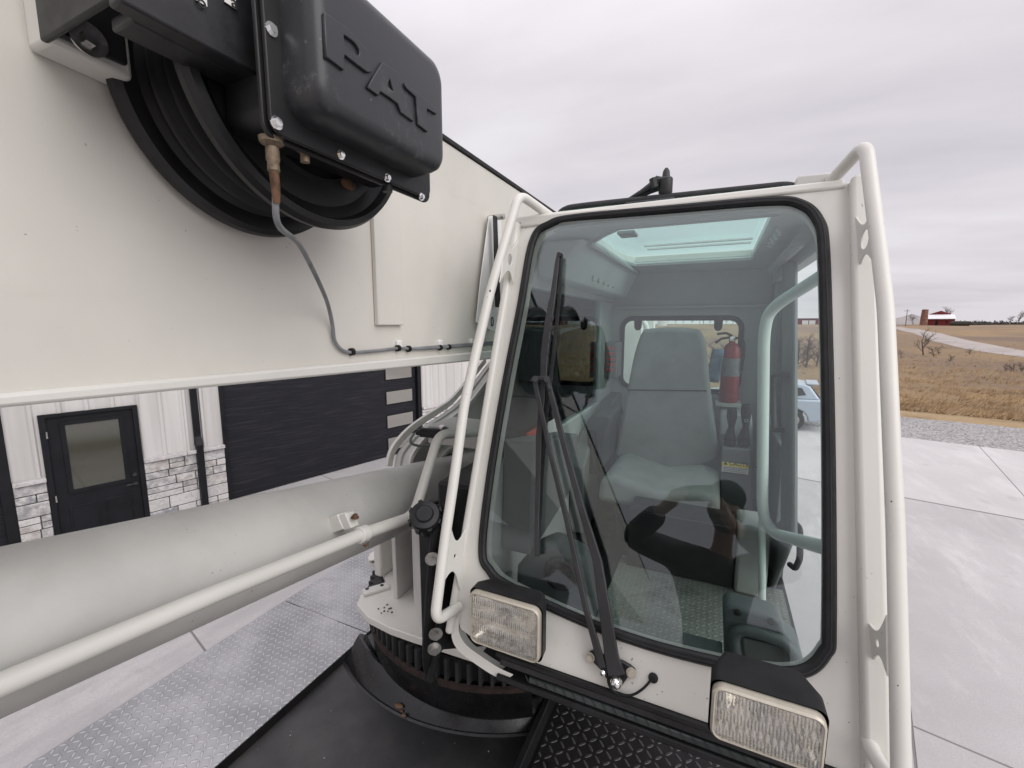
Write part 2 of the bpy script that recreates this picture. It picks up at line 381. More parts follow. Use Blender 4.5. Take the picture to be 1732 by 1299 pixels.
    def bolt(s, c, axis, r=.009, h=.007, washer=True):
        c, a = V(c), V(axis).normalized()
        if washer: s.cyl(c, c + a * .002, r * 1.55, n=18); c = c + a * .002
        return s.tube([c, c + a * h], r, 6)
    def build(s, name, mat, parent=None, bevel=0, seg=2, ang=35, tone=False, label=None):
        me = bpy.data.meshes.new(name); off = root_loc(parent) if parent else V((0, 0, 0))
        me.from_pydata([tuple(p - off) for p in s.v], [], s.f); me.update()
        bm = bmesh.new(); bm.from_mesh(me); bmesh.ops.remove_doubles(bm, verts=bm.verts, dist=1e-6); bmesh.ops.recalc_face_normals(bm, faces=bm.faces)
        bm.to_mesh(me); bm.free()
        if tone and len(me.polygons) == len(s.col):
            at = me.color_attributes.new('tone', 'FLOAT_COLOR', 'CORNER')
            for p in me.polygons:
                for li in p.loop_indices: at.data[li].color = (*(s.col[p.index] or (.4, .4, .4)), 1)
        for p in me.polygons: p.use_smooth = True
        me.set_sharp_from_angle(angle=R(ang))
        me.materials.append(M[mat] if isinstance(mat, str) else mat)
        o = bpy.data.objects.new(name, me); C.objects.link(o)
        if parent: o.parent = parent
        if bevel:
            md = o.modifiers.new('bevel', 'BEVEL'); md.width = bevel; md.segments = seg; md.limit_method = 'ANGLE'; md.angle_limit = R(40); md.harden_normals = False
        if label: o['label'] = label
        return o
def text(name, body, size, pos, ex, ey, mat, parent, depth=.0006, align='LEFT', bold=0):
    cu = bpy.data.curves.new(name, 'FONT'); cu.body = body; cu.size = size; cu.extrude = depth; cu.align_x = align; cu.offset = bold
    t_ = bpy.data.objects.new(name, cu); C.objects.link(t_)
    dg = bpy.context.evaluated_depsgraph_get(); me = bpy.data.meshes.new_from_object(t_.evaluated_get(dg))
    bpy.data.objects.remove(t_); bpy.data.curves.remove(cu)
    o = bpy.data.objects.new(name, me); C.objects.link(o); me.materials.clear(); me.materials.append(M[mat])
    ex, ey = V(ex).normalized(), V(ey).normalized(); ez = ex.cross(ey)
    mm = Matrix((ex, ey, ez)).transposed().to_4x4(); mm.translation = V(pos) - (root_loc(parent) if parent else V((0, 0, 0)))
    me.transform(mm)
    if parent: o.parent = parent
    return o
def offset_loop(loop, d):
    """2-D closed loop pushed outwards by d"""
    n = len(loop); area = sum(loop[i][0] * loop[(i + 1) % n][1] - loop[(i + 1) % n][0] * loop[i][1] for i in range(n)); s_ = 1 if area > 0 else -1; o = []
    for i in range(n):
        t_ = V((loop[(i + 1) % n][0] - loop[i - 1][0], loop[(i + 1) % n][1] - loop[i - 1][1])).normalized()
        o.append((loop[i][0] + t_.y * d * s_, loop[i][1] - t_.x * d * s_))
    return o
def ring_panel(mb, pf, inner, outer, ext):
    """panel with a shaped opening: inner loop and convex outer polygon, matched by angle; pf maps 2-D to 3-D"""
    cx = sum(p[0] for p in inner) / len(inner); cy = sum(p[1] for p in inner) / len(inner)
    an = sorted([(math.atan2(p[1] - cy, p[0] - cx), 0) for p in inner] + [(math.atan2(p[1] - cy, p[0] - cx), 1) for p in outer])
    def cast(poly, a):
        d = (math.cos(a), math.sin(a)); best = None
        for i in range(len(poly)):
            (x1, y1), (x2, y2) = poly[i], poly[(i + 1) % len(poly)]; ex, ey = x2 - x1, y2 - y1; den_ = d[0] * ey - d[1] * ex
            if abs(den_) < 1e-12: continue
            t_ = ((x1 - cx) * ey - (y1 - cy) * ex) / den_; q = ((x1 - cx) * d[1] - (y1 - cy) * d[0]) / den_
            if t_ > 0 and -1e-6 <= q <= 1 + 1e-6 and (best is None or t_ > best): best = t_
        return (cx + d[0] * best, cy + d[1] * best)
    A = []
    for a, k in an:
        if not A or a - A[-1] > 1e-4: A.append(a)
    mb.holed([pf(*cast(outer, a)) for a in A], [pf(*cast(inner, a)) for a in A], ext)
def rrect(x0, x1, y0, y1, r, n=6):
    o = []
    for cx, cy, a0 in ((x1 - r, y1 - r, 0), (x0 + r, y1 - r, 90), (x0 + r, y0 + r, 180), (x1 - r, y0 + r, 270)):
        for k in range(n + 1): a = R(a0 + 90 * k / n); o.append((cx + r * math.cos(a), cy + r * math.sin(a)))
    return o
def sweep(mb, path, normal, prof, centre=None):
    """closed path swept with a profile of (outward, along normal)"""
    n = len(path); path = [V(p) for p in path]; N_ = V(normal).normalized(); L = len(prof)
    c = centre or sum(path, V((0, 0, 0))) / n; vs_ = []
    for i in range(n):
        t_ = (path[(i + 1) % n] - path[i - 1]).normalized(); o = t_.cross(N_).normalized()
        if o.dot(path[i] - c) < 0: o = -o
        vs_ += [path[i] + o * a + N_ * h for a, h in prof]
    fs = [(i * L + k, ((i + 1) % n) * L + k, ((i + 1) % n) * L + (k + 1) % L, i * L + (k + 1) % L) for i in range(n) for k in range(L)]
    mb.add(vs_, fs)
X1, Y1, Z1 = V((1, 0, 0)), V((0, 1, 0)), V((0, 0, 1))
#@@SETTING
# ------------------------------------------------------------------ terrain
def fpt(u, w_, z): return fd * u + fn * w_ + V((0, 0, z))
PADU = 17.5
def lerp(a, b_, t_): return a + (b_ - a) * t_
def terrain(x, y):
    u = x * fd.x + y * fd.y; w_ = x * fn.x + y * fn.y
    prof = [(-900, -.6), (-300, -.4), (-120, -2.6), (-60, -3.6), (22.5, -3.46), (30, -4.05), (42, -4.1), (60, -3.75), (95, -3.0), (150, -2.0), (220, -1.1), (320, -.35), (500, -.1), (1500, -.6), (5000, -3)]
    z = prof[-1][1]
    for (a, za), (b_, zb) in zip(prof, prof[1:]):
        if a <= u < b_:
            t_ = (u - a) / (b_ - a); z = lerp(za, zb, t_ * t_ * (3 - 2 * t_) * .5 + t_ * .5); break
    k = max(0, min(1, (abs(u - 10) - 25) / 120))
    z += k * (.55 * mnoise.noise(V((x / 70, y / 70, 0))) + .25 * mnoise.noise(V((x / 19, y / 19, 3))))
    return z
def on_terrain(px, py, lo=24, hi=1200):
    r = ray(px, py); t_ = lo
    while t_ < hi:
        p = r * t_
        if p.z <= terrain(p.x, p.y): return V((p.x, p.y, terrain(p.x, p.y)))
        t_ += max(.15, t_ * .004)
    p = r * hi; return V((p.x, p.y, terrain(p.x, p.y)))
us = [-900, -600, -400, -250, -160, -110, -80, -60, -45] + [-30 + 15 * i for i in range(4)] + [21.4 + .0] + [22.5 + 1.5 * i for i in range(30)] + [70 + 4 * i for i in range(60)] + [320, 340, 370, 410, 460, 520, 600, 750, 1000, 1500, 2500, 4500]
us = sorted(set(us)); ws = sorted(set([-3500, -2000, -1200, -800, -500, -350, -250, -200] + [-160 + 4 * i for i in range(50)] + [50, 80, 120, 180, 260, 400, 700, 1200, 2500]))
mb = MB(); nw = len(ws)
for u in us:
    for w_ in ws:
        p = fpt(u, w_, 0); p.z = terrain(p.x, p.y) - (.03 if -40 < u < 22 else 0); mb.v.append(p)
mb.f = [(i * nw + j, i * nw + j + 1, (i + 1) * nw + j + 1, (i + 1) * nw + j) for i in range(len(us) - 1) for j in range(nw - 1)]; mb.col = [None] * len(mb.f)
tag(mb.build('field', 'field', ang=180), kind='structure')
mb = MB().add([fpt(-25, -40, GZ), fpt(PADU, -40, GZ), fpt(PADU, 14, GZ), fpt(-25, 14, GZ)], [(0, 1, 2, 3)])
mb.v += []; tag(mb.build('concrete_pad', 'concrete'), kind='structure')
g = MB(); n = 90
for i in range(n + 1):
    w_ = -60 + i * 1.2; e1 = 21.7 + .25 * mnoise.noise(V((i * .31, 0, 0))) + .0 * i
    g.v += [fpt(PADU - .05, w_, GZ - .006), fpt(19.5, w_, GZ - .008), fpt(e1, w_, GZ - .045)]
for i in range(n):
    for k in range(2): g.f.append((i * 3 + k, i * 3 + 3 + k, i * 3 + 4 + k, i * 3 + 1 + k)); g.col.append(None)
tag(g.build('gravel_strip', 'gravel', ang=180), kind='structure')
rp = [on_terrain(*q) for q in [(1726, 598), (1700, 594.5), (1672, 590), (1645, 584.5), (1615, 578), (1585, 569), (1560, 562.5), (1540, 558)]]
rp = [rp[0] + (rp[0] - rp[1]) * 6, rp[0] + (rp[0] - rp[1]) * 3] + rp; rp.append(rp[-1] + (rp[-1] - rp[-2]).normalized() * 60); rp.append(rp[-1] + (rp[-1] - rp[-2]).normalized() * 120)
cp = catmull(rp, 24); mb = MB()
for i, p in enumerate(cp):
    t_ = (cp[min(i + 1, len(cp) - 1)] - cp[max(i - 1, 0)]); t_.z = 0; t_.normalize(); s_ = V((t_.y, -t_.x, 0))
    for k in range(5):
        q = p + s_ * (k - 2) * 1.2; q.z = terrain(q.x, q.y) + .12 - (.1 if k in (0, 4) else 0); mb.v.append(q)
mb.f = [(i * 5 + k, i * 5 + k + 1, i * 5 + 6 + k, i * 5 + 5 + k) for i in range(len(cp) - 1) for k in range(4)]; mb.col = [None] * len(mb.f)
tag(mb.build('country_road', 'road_gravel', ang=180), kind='structure')
# dry grass stalks standing at the edge of the field
mb = MB(); rnd = random.Random(3)
for i in range(15000):
    az = R(rnd.uniform(2, 36)); d = 24.2 / math.cos(az - FA) + abs(rnd.gauss(0, 1)) ** 1.3 * 16
    x, y = d * math.sin(az), d * math.cos(az); z = terrain(x, y)
    if mnoise.noise(V((x * .22, y * .22, 7))) < -.12 and rnd.random() < .8: continue
    h = rnd.uniform(.10, .30); a = rnd.uniform(0, math.pi); dx, dy = math.cos(a) * .03, math.sin(a) * .03; lx, ly = rnd.gauss(.12, .1), rnd.gauss(0, .1)
    for q in range(2):
        ox, oy = rnd.gauss(0, .08), rnd.gauss(0, .08)
        mb.add([(x + ox - dx, y + oy - dy, z - .02), (x + ox + dx, y + oy + dy, z - .02), (x + ox + lx * (1 + q), y + oy + ly, z + h * (1 - .2 * q))], [(0, 1, 2)])
tag(mb.build('dry_grass', 'blade'), 'tan dry grass stalks along the edge of the field', 'grass', kind='stuff')
# ------------------------------------------------------------------ bare trees, bushes
def tree_mesh(seed, h, levels, spread=.5, nb=4, low=.25):
    rnd = random.Random(seed); tr, br = MB(), MB()
    def grow(p, d, ln, r, lv):
        pts = [p]; q = V(p); dd = V(d)
        for k in range(3):
            dd = (dd + V((rnd.gauss(0, .14), rnd.gauss(0, .14), rnd.gauss(.03, .08)))).normalized(); q = q + dd * ln / 3; pts.append(q)
        (tr if lv == levels else br).tube(pts, [r, r * .85, r * .7, r * .5], 5 if lv == levels else 3, cap=False)
        if lv == 0: return
        for k in range(nb):
            t_ = low + (1 - low) * (k + rnd.random()) / nb; i = min(2, int(t_ * 3)); b_ = pts[i].lerp(pts[i + 1], t_ * 3 - i)
            a = rnd.uniform(0, 6.28); sd_ = V((math.cos(a), math.sin(a), rnd.uniform(.1, .7))).normalized()
            grow(b_, (dd * (1 - spread) + sd_ * spread * 1.3).normalized(), ln * rnd.uniform(.5, .72), r * .5, lv - 1)
    grow(V((0, 0, -.1)), V((0, 0, 1)), h * .5, h * .022, levels)
    return tr, br
def tree(name, px, py, d, h, seed, label, group, levels=3, nb=5, cat='tree', low=.25, spread=.5):
    if d: r = ray(px, py); r = V((r.x, r.y, 0)).normalized() * d; p = V((r.x, r.y, terrain(r.x, r.y)))
    else: p = on_terrain(px, py)
    o = empty(name, p, label, cat, group); tr, br = tree_mesh(seed, h, levels, spread, nb, low)
    for m_, nm in ((tr, 'trunk'), (br, 'branches')):
        m_.v = [q + p for q in m_.v]; m_.build(nm, 'bark', o)
tree('bare_tree', 1562, 601, 0, 3.6, 11, 'small bare tree beside a thicket on the slope below the gravel road', 'bare trees and bushes in the field', 3, 5)
tree('bare_bush', 1580, 604, 0, 2.0, 12, 'low bare bush just right of the small tree below the road', 'bare trees and bushes in the field', 3, 5, 'bush', .05, .7)
tree('bare_bush', 1588, 600, 0, 1.7, 13, 'second bare bush right of the small tree below the road', 'bare trees and bushes in the field', 3, 5, 'bush', .05, .7)
for i, (x, y, h, lb) in enumerate([(1700, 628, 1.0, 'low grey bush cluster at the right, leftmost of its three bushes'), (1714, 630, 1.2, 'middle grey bush of the cluster near the right edge'), (1728, 628, 1.1, 'grey bush cut by the right edge of the picture'), (1606, 612, 1.1, 'knee high bush right of the thicket below the road'), (1640, 600, 1.2, 'lone low bush under the bend of the road')]):
    tree('bare_bush', x, y, 0, h, 90 + i, lb, 'bare trees and bushes in the field', 3, 6, 'bush', .03, .7)
tree('bare_bush', 1523, 606, 0, 1.6, 14, 'spindly bare bush close beside the white tube of the cab', 'bare trees and bushes in the field', 2, 5, 'bush', .05, .7)
for i, (x, y, h, lb) in enumerate([(1347, 618, 3.4, 'wide leafless bush seen through the windshield just left of the open doorway edge'), (1363, 622, 3.8, 'tallest leafless bush seen through the windshield above the parked car'), (1381, 620, 3.2, 'leafless bush seen at the right rim of the windshield'), (1210, 628, 3.4, 'leafless bush in the rear window between seat and fire extinguisher'), (1312, 615, 3.0, 'leafless bush behind the door post of the cab')]):
    tree('bare_bush', x, y, 0, h * 1.1, 20 + i, lb, 'bare trees and bushes in the field', 3, 6, 'bush', .05, .62)
fx = [1128, 1143, 1156, 1170, 1184, 1190, 1200, 1228, 1240, 1248, 1095, 1106]
for i, (x, y, h) in enumerate([(1128, 549, 7), (1143, 549, 9), (1156, 549, 7), (1170, 549, 8), (1184, 549, 12), (1190, 549, 10), (1200, 549, 9), (1228, 549, 8), (1240, 549, 10), (1248, 549, 8), (1095, 549, 9), (1106, 549, 7)]):
    tree('far_tree', x, y, 420 + (i % 4) * 25, h, 40 + i, ('first', 'second', 'third', 'fourth', 'fifth', 'sixth', 'seventh', 'eighth', 'ninth', 'tenth', 'eleventh', 'twelfth')[sorted(fx).index(x)] + ' bare horizon tree from the left in the cab rear window', 'trees on the far horizon', 3, 5)
tree('far_tree', 1602, 546, 330, 11, 61, 'broad bare tree rising behind the red barn roof', 'trees by the farmstead', 4, 5)
tree('far_tree', 1722, 546, 420, 9, 62, 'grey bare tree on the horizon at the right edge of the picture', 'trees by the farmstead', 3, 6)
tree('far_tree', 1710, 547, 440, 7, 63, 'grey bare tree second from the right edge on the horizon', 'trees by the farmstead', 3, 6)
tree('far_tree', 1545, 546, 360, 8, 64, 'bare tree beside the pale shed left of the brick silo', 'trees by the farmstead', 3, 6)
# ------------------------------------------------------------------ farmstead
def at_d(px, d): r = ray(px, 548); r = V((r.x, r.y, 0)).normalized(); p = r * d; return V((p.x, p.y, terrain(p.x, p.y))), V((r.y, -r.x, 0)), r
D1 = 300; K = D1 / 740.0 * 1.33     # metres per photo pixel out there
p, ex, ey = at_d(1589, D1); exs = ex * .52; Zb = Z1 * .74; ex0, Zq = ex, Z1; b_ = empty('red_barn', p, 'red barn with a white lean-to roof on the hill beside the brick silo', 'barn')
SC = .74
def bar(m_, p, ex, ey, x0, x1, y0, y1, z0, z1, Z1=V((0, 0, 1))):
    m_.hexa([p + ex * x0 + ey * y0 + Zb * z0, p + ex * x1 + ey * y0 + Zb * z0, p + ex * x1 + ey * y0 + Zb * z1, p + ex * x0 + ey * y0 + Zb * z1],
            [p + ex * x0 + ey * y1 + Zb * z0, p + ex * x1 + ey * y1 + Zb * z0, p + ex * x1 + ey * y1 + Zb * z1, p + ex * x0 + ey * y1 + Zb * z1])
m_ = MB(); bar(m_, p, exs, ey, -9.5, 10, 0, 14, -1.5, 4.4, Zb); m_.build('wall', 'barn_red', b_)
m_ = MB().hexa([p + exs * -10 + ey * -.8 + Zb * 4.2, p + exs * 10.5 + ey * -.8 + Zb * 4.2, p + exs * 10.5 + ey * -.8 + Zb * 4.5, p + exs * -10 + ey * -.8 + Zb * 4.5],
               [p + exs * -10 + ey * 5 + Zb * 7.0, p + exs * 9.5 + ey * 5 + Zb * 7.0, p + exs * 9.5 + ey * 5 + Zb * 7.3, p + exs * -10 + ey * 5 + Zb * 7.3]); m_.build('lean_to_roof', 'barn_roof', b_)
m_ = MB().prism([p + exs * -8 + ey * 5.1 + Zb * 4, p + exs * 7 + ey * 5.1 + Zb * 4, p + exs * 7 + ey * 5.1 + Zb * 7.6, p + exs * 0 + ey * 5.1 + Zb * 9.8, p + exs * -8 + ey * 5.1 + Zb * 7.6], ey * 12); m_.build('gable', 'barn_red', b_)
m_ = MB(); bar(m_, p, exs, ey, -3, -1, -.06, 0, .4, 3.2, Zb); m_.build('door', 'trim_black', b_); m_ = MB(); bar(m_, p, exs, ey, 4, 5.2, -.06, 0, 1.6, 2.8, Zb); m_.build('window', 'trim_black', b_)
p, ex, ey = at_d(1562, D1 - 6); s_ = empty('brick_silo', p, 'tall tapering reddish brick silo standing left of the red barn', 'silo')
MB().lathe([(1.45, -1), (1.4, 3), (1.2, 7.4)], p, Z1, 32).build('wall', 'silo_brick', s_)
MB().lathe([(1.25, 7.35), (1.25, 7.6), (.1, 7.7)], p, Z1, 32).build('cap', 'silo_brick', s_)
p, ex, ey = at_d(1540, D1 + 60); s_ = empty('farm_shed', p, 'pale farm shed on the hill left of the brick silo', 'shed')
m_ = MB().prism([p + ex * -7 - Z1, p + ex * 7 - Z1, p + ex * 7 + Z1 * 3.4, p + ex * 0 + Z1 * 6, p + ex * -7 + Z1 * 3.4], ey * 12); m_.build('wall', 'barn_roof', s_)
m_ = MB().hexa([p + ex * -7.5 + Z1 * 3.3, p + Z1 * 6.1, p + Z1 * 6.3, p + ex * -7.5 + Z1 * 3.5], [q + ey * 12.5 for q in (p + ex * -7.5 + Z1 * 3.3, p + Z1 * 6.1, p + Z1 * 6.3, p + ex * -7.5 + Z1 * 3.5)])
m_.hexa([p + ex * 7.5 + Z1 * 3.3, p + Z1 * 6.1, p + Z1 * 6.3, p + ex * 7.5 + Z1 * 3.5], [q + ey * 12.5 for q in (p + ex * 7.5 + Z1 * 3.3, p + Z1 * 6.1, p + Z1 * 6.3, p + ex * 7.5 + Z1 * 3.5)]); m_.build('roof', 'barn_roof', s_)
p, ex, ey = at_d(1365, 330); s_ = empty('red_shed', p, 'long dark red shed with pale doors on the horizon seen through the windshield', 'shed')
m_ = MB(); bar(m_, p, ex, ey, -9, 9, 0, 8, -1, 4.6); m_.build('wall', 'barn_red', s_)
m_ = MB()
for q in (-2.6, 1.0): m_ = MB(); bar(m_, p, ex, ey, q, q + 3.2, -.1, 0, -.5, 3.4); m_.build('door', 'barn_roof', s_)
m_ = MB(); bar(m_, p, ex, ey, -9.4, 9.4, -.4, 8.4, 4.6, 5.1); m_.build('roof', 'building_roof', s_)
rnd = random.Random(5)
for i in range(9):
    p, ex, ey = at_d(1611 + i * 3.1, D1 - 20); z_up = .9 + (i % 2) * .0
    o = empty('round_bale', p, ('first', 'second', 'third', 'fourth', 'fifth', 'sixth', 'seventh', 'eighth', 'last')[i] + ' dark round hay bale counting rightwards from the red barn', 'hay bale', 'hay bales beside the barn')
    MB().cyl(p + ex * -.75 + Z1 * 1.0, p + ex * .75 + Z1 * 1.0, 1.15, n=14).build('bale', 'dark_hedge', o, bevel=.1)
for i, (px, wd, hh) in enumerate([(1648, 22, 1.6), (1680, 26, 2.3), (1655, 8, 2.0)]):
    p, ex, ey = at_d(px, D1 + 15 + 9 * i); m_ = MB()
    for k in range(1400):
        q = p + ex * rnd.uniform(-wd / 2, wd / 2) + ey * rnd.uniform(0, 5) + Z1 * (abs(rnd.gauss(0, .45)) * hh * .7 - .3); a = V((rnd.gauss(0, 1), rnd.gauss(0, 1), rnd.gauss(0, 1))).normalized() * .5; c_ = a.orthogonal() * .8
        m_.add([q - a, q + a * .6 + c_, q + a - c_ * .6], [(0, 1, 2)])
    tag(m_.build('brush_row', 'dark_hedge', ang=180), ('dark low brush row between the bales and the far pasture', 'longest dark brush row on the horizon right of the barn', 'short dark brush clump behind the bales')[i], 'brush')
p, ex, ey = at_d(1120, 260); o = empty('grain_bin', p, 'pale cylindrical grain bin on the horizon above the seat back', 'grain bin')
MB().lathe([(2.6, -1), (2.6, 6.0), (2.7, 6.0), (.2, 7.6), (.01, 7.7)], p, Z1, 32).build('wall', 'barn_roof', o)
o.scale = (1, 1, 1)
p, ex, ey = at_d(1532, 250); m_ = MB().cyl(p, p + Z1 * 7, .14, .1, 8); m_.cyl(p + Z1 * 6.4 - ex, p + Z1 * 6.4 + ex, .07, n=6)
tag(m_.build('utility_pole', 'bark'), 'thin leaning utility pole on the hill left of the farmstead', 'pole')
# ------------------------------------------------------------------ parked car (rear half seen through the cab)
def make_car():
    base = V((1.15, 17.4, GZ)); o = empty('parked_car', base, 'silver blue hatchback parked on the concrete behind the crane', 'car')
    # local: +x = tail, length 4.3, width 1.8
    yaw = R(-7); cx_, sx_ = math.cos(yaw), math.sin(yaw)
    def q(x, y, z): return base + V((x * cx_ - y * sx_, x * sx_ + y * cx_, z))
    def shell(side, yl, name, mat):
        pass
    low = [(-2.15, .45), (-2.2, .62), (-2.1, .82), (-1.2, .98), (1.2, 1.0), (1.98, 1.03), (2.14, .95), (2.2, .62), (2.15, .40), (1.85, .30), (1.72, .30), (1.7, .45), (1.58, .62), (1.4, .7), (1.2, .7), (1.02, .62), (.9, .45), (.88, .28), (-1.0, .28), (-1.02, .45), (-1.15, .62), (-1.33, .7), (-1.5, .7), (-1.7, .62), (-1.8, .45), (-1.82, .3), (-2.0, .3)]
    top = [(-1.2, .97), (-.55, 1.42), (.0, 1.55), (.9, 1.56), (1.55, 1.48), (1.72, 1.42), (2.0, 1.02)]
    m_ = MB().prism([q(x, -.88, z) for x, z in low], q(0, .88, 0) - q(0, -.88, 0)); m_.build('body', 'car_paint', o, bevel=.06, seg=3)
    n_ = len(top); A = [q(x, -.80 + max(0, z - .98) * .28, z) for x, z in top]; B = [q(x, .80 - max(0, z - .98) * .28, z) for x, z in top]
    MB().add(A + B, [tuple(range(n_)), tuple(range(2 * n_ - 1, n_ - 1, -1))] + [(i, (i + 1) % n_, (i + 1) % n_ + n_, i + n_) for i in range(n_)]).build('cabin', 'car_paint', o, bevel=.05, seg=3)
    def pane(pts, name='window', mat='car_dark'):
        MB().prism([q(x, -.83 + max(0, z - .98) * .28, z) for x, z in pts], q(0, .03, 0) - q(0, 0, 0)).build(name, mat, o)
    pane([(-.95, 1.03), (-.45, 1.38), (.02, 1.48), (.28, 1.49), (.28, 1.05)]); pane([(.35, 1.05), (.35, 1.49), (.95, 1.49), (1.15, 1.40), (1.1, 1.07)]); pane([(1.18, 1.08), (1.2, 1.4), (1.5, 1.36), (1.62, 1.16)])
    for s1 in (-1, 1):
        MB().obox(q(2.02, s1 * .66, .93), q(1, 0, 0) - base, q(0, 1, 0) - base, Z1, .16, .19, .09).build('tail_lamp', 'tail_red', o, bevel=.03)
    MB().hexa([q(1.76, -.55, 1.40), q(2.02, -.62, 1.06), q(2.02, .62, 1.06), q(1.76, .55, 1.40)], [q(1.74, -.55, 1.38), q(2.0, -.62, 1.04), q(2.0, .62, 1.04), q(1.74, .55, 1.38)]).build('rear_window', 'car_dark', o)
    MB().obox(q(1.78, 0, 1.49), q(1, 0, 0) - base, q(0, 1, 0) - base, Z1, .16, .6, .02).build('spoiler', 'car_paint', o, bevel=.01)
    MB().obox(q(2.16, 0, .48), q(1, 0, 0) - base, q(0, 1, 0) - base, Z1, .05, .8, .12).build('bumper', 'car_dark', o, bevel=.03)
    for x in (-1.42, 1.3):
        for y in (-.82, .82):
            w_ = MB().lathe([(.2, -.1), (.31, -.11), (.335, -.08), (.335, .08), (.31, .11), (.2, .1)], q(x, y, .335), q(0, 1, 0) - base, 32).build('wheel', 'tyre', o)
            m_ = MB().lathe([(.01, -.07), (.2, -.09), (.215, -.1), (.215, .1), (.01, .09)], q(x, y, .335), q(0, 1, 0) - base, 20)
            r_ = m_.build('rim', 'steel', w_)
make_car()
#@@BUILDING
bld = empty('metal_building', fpt(4, FW + 3, GZ), 'pale ribbed steel shop building with stone base and dark garage doors', 'building')
def fb(m_, u0, u1, w0, w1, z0, z1, col=None):
    """box on the facade: u along it, w = metres proud of the wall"""
    m_.hexa([fpt(u0, FW - w1, z0), fpt(u1, FW - w1, z0), fpt(u1, FW - w1, z1), fpt(u0, FW - w1, z1)], [fpt(u0, FW - w0, z0), fpt(u1, FW - w0, z0), fpt(u1, FW - w0, z1), fpt(u0, FW - w0, z1)], col)
    return m_
TOPZ = 1.7; STZ = -2.25
spans = [(-8.5, -4.6), (.17, .508), (1.629, 2.82), (7.56, 14)]
openings = [(-4.6, .17, -.2), (.508, 1.629, -1.318), (2.82, 7.56, -.2)]
m_ = MB()
def ribs(u0, u1, z0, z1):
    pts = []; u = u0
    prof_ = [(0, 0), (.10, 0), (.12, .022), (.155, .022), (.175, 0)]
    k0 = math.floor(u0 / .30); arr = []
    for k in range(k0 - 1, int(u1 / .30) + 2):
        for du, h in prof_:
            uu = k * .30 + du
            if u0 < uu < u1: arr.append((uu, h))
    arr = [(u0, 0)] + arr + [(u1, 0)]
    for (a, ha), (b2, hb) in zip(arr, arr[1:]):
        m_.add([fpt(a, FW - ha, z0), fpt(b2, FW - hb, z0), fpt(b2, FW - hb, z1), fpt(a, FW - ha, z1)], [(0, 1, 2, 3)])
for u0, u1 in spans: ribs(u0, u1, STZ, TOPZ)
for u0, u1, zt in openings: ribs(u0, u1, zt, TOPZ)
L_ = 10
for a, b2 in ((fpt(-8.5, FW, 0), fpt(-8.5, FW + L_, 0)), (fpt(14, FW, 0), fpt(14, FW + L_, 0)), (fpt(-8.5, FW + L_, 0), fpt(14, FW + L_, 0))):
    m_.add([V((a.x, a.y, GZ)), V((b2.x, b2.y, GZ)), V((b2.x, b2.y, TOPZ)), V((a.x, a.y, TOPZ))], [(0, 1, 2, 3)])
m_.build('wall', 'siding', bld)
m_ = MB().hexa([fpt(-8.8, FW - .4, TOPZ), fpt(14.3, FW - .4, TOPZ), fpt(14.3, FW - .4, TOPZ + .25), fpt(-8.8, FW - .4, TOPZ + .25)], [fpt(-8.8, FW + 5, TOPZ + 1.5), fpt(14.3, FW + 5, TOPZ + 1.5), fpt(14.3, FW + 5, TOPZ + 1.75), fpt(-8.8, FW + 5, TOPZ + 1.75)])
m_.hexa([fpt(-8.8, FW + 10.4, TOPZ), fpt(14.3, FW + 10.4, TOPZ), fpt(14.3, FW + 10.4, TOPZ + .25), fpt(-8.8, FW + 10.4, TOPZ + .25)], [fpt(-8.8, FW + 5.002, TOPZ + 1.5), fpt(14.3, FW + 5.002, TOPZ + 1.5), fpt(14.3, FW + 5.002, TOPZ + 1.75), fpt(-8.8, FW + 5.002, TOPZ + 1.75)])
m_.build('roof', 'building_roof', bld)
plain('mortar', (.10, .09, .085), .95)
# stone wainscot: every stone its own block, bedded in mortar
st_, mo, cp_ = MB(), MB(), MB(); rnd = random.Random(9)
tones = [(.48, .46, .45), (.56, .54, .53), (.34, .33, .33), (.22, .22, .24), (.38, .35, .33), (.58, .56, .55), (.28, .27, .27)]
for u0, u1 in spans:
    st_, mo, cp_ = MB(), MB(), MB()
    fb(mo, u0, u1, -.02, .035, GZ, STZ - .05)
    z = GZ + .0
    while z < STZ - .1:
        h = rnd.choice((.12, .15, .19, .21)); h = min(h, STZ - .06 - z) if STZ - .06 - z - h > .05 else STZ - .06 - z
        u = u0
        while u < u1 - .01:
            l = rnd.uniform(.2, .62)
            if u1 - u - l < .1: l = u1 - u
            if h > .16 and rnd.random() < .4:
                fb(st_, u + .006, u + l - .006, .0, .055 + rnd.uniform(0, .02), z + .006, z + h / 2 - .005, rnd.choice(tones)); fb(st_, u + .006, u + l - .006, .0, .055 + rnd.uniform(0, .02), z + h / 2 + .005, z + h - .006, rnd.choice(tones))
            else: fb(st_, u + .006, u + l - .006, .0, .055 + rnd.uniform(0, .025), z + .006, z + h - .006, rnd.choice(tones))
            u += l
        z += h
    u = u0
    while u < u1 - .01:
        l = min(.6, u1 - u); fb(cp_, u + .003, u + l - .003, 0, .12, STZ - .055, STZ + .01, (.45, .43, .43)); u += l
    w1_ = mo.build('wainscot', 'mortar', bld)
    st_.build('stonework', 'stone', w1_, bevel=.010, tone=True); cp_.build('stone_cap', 'stone', w1_, bevel=.01, tone=True)
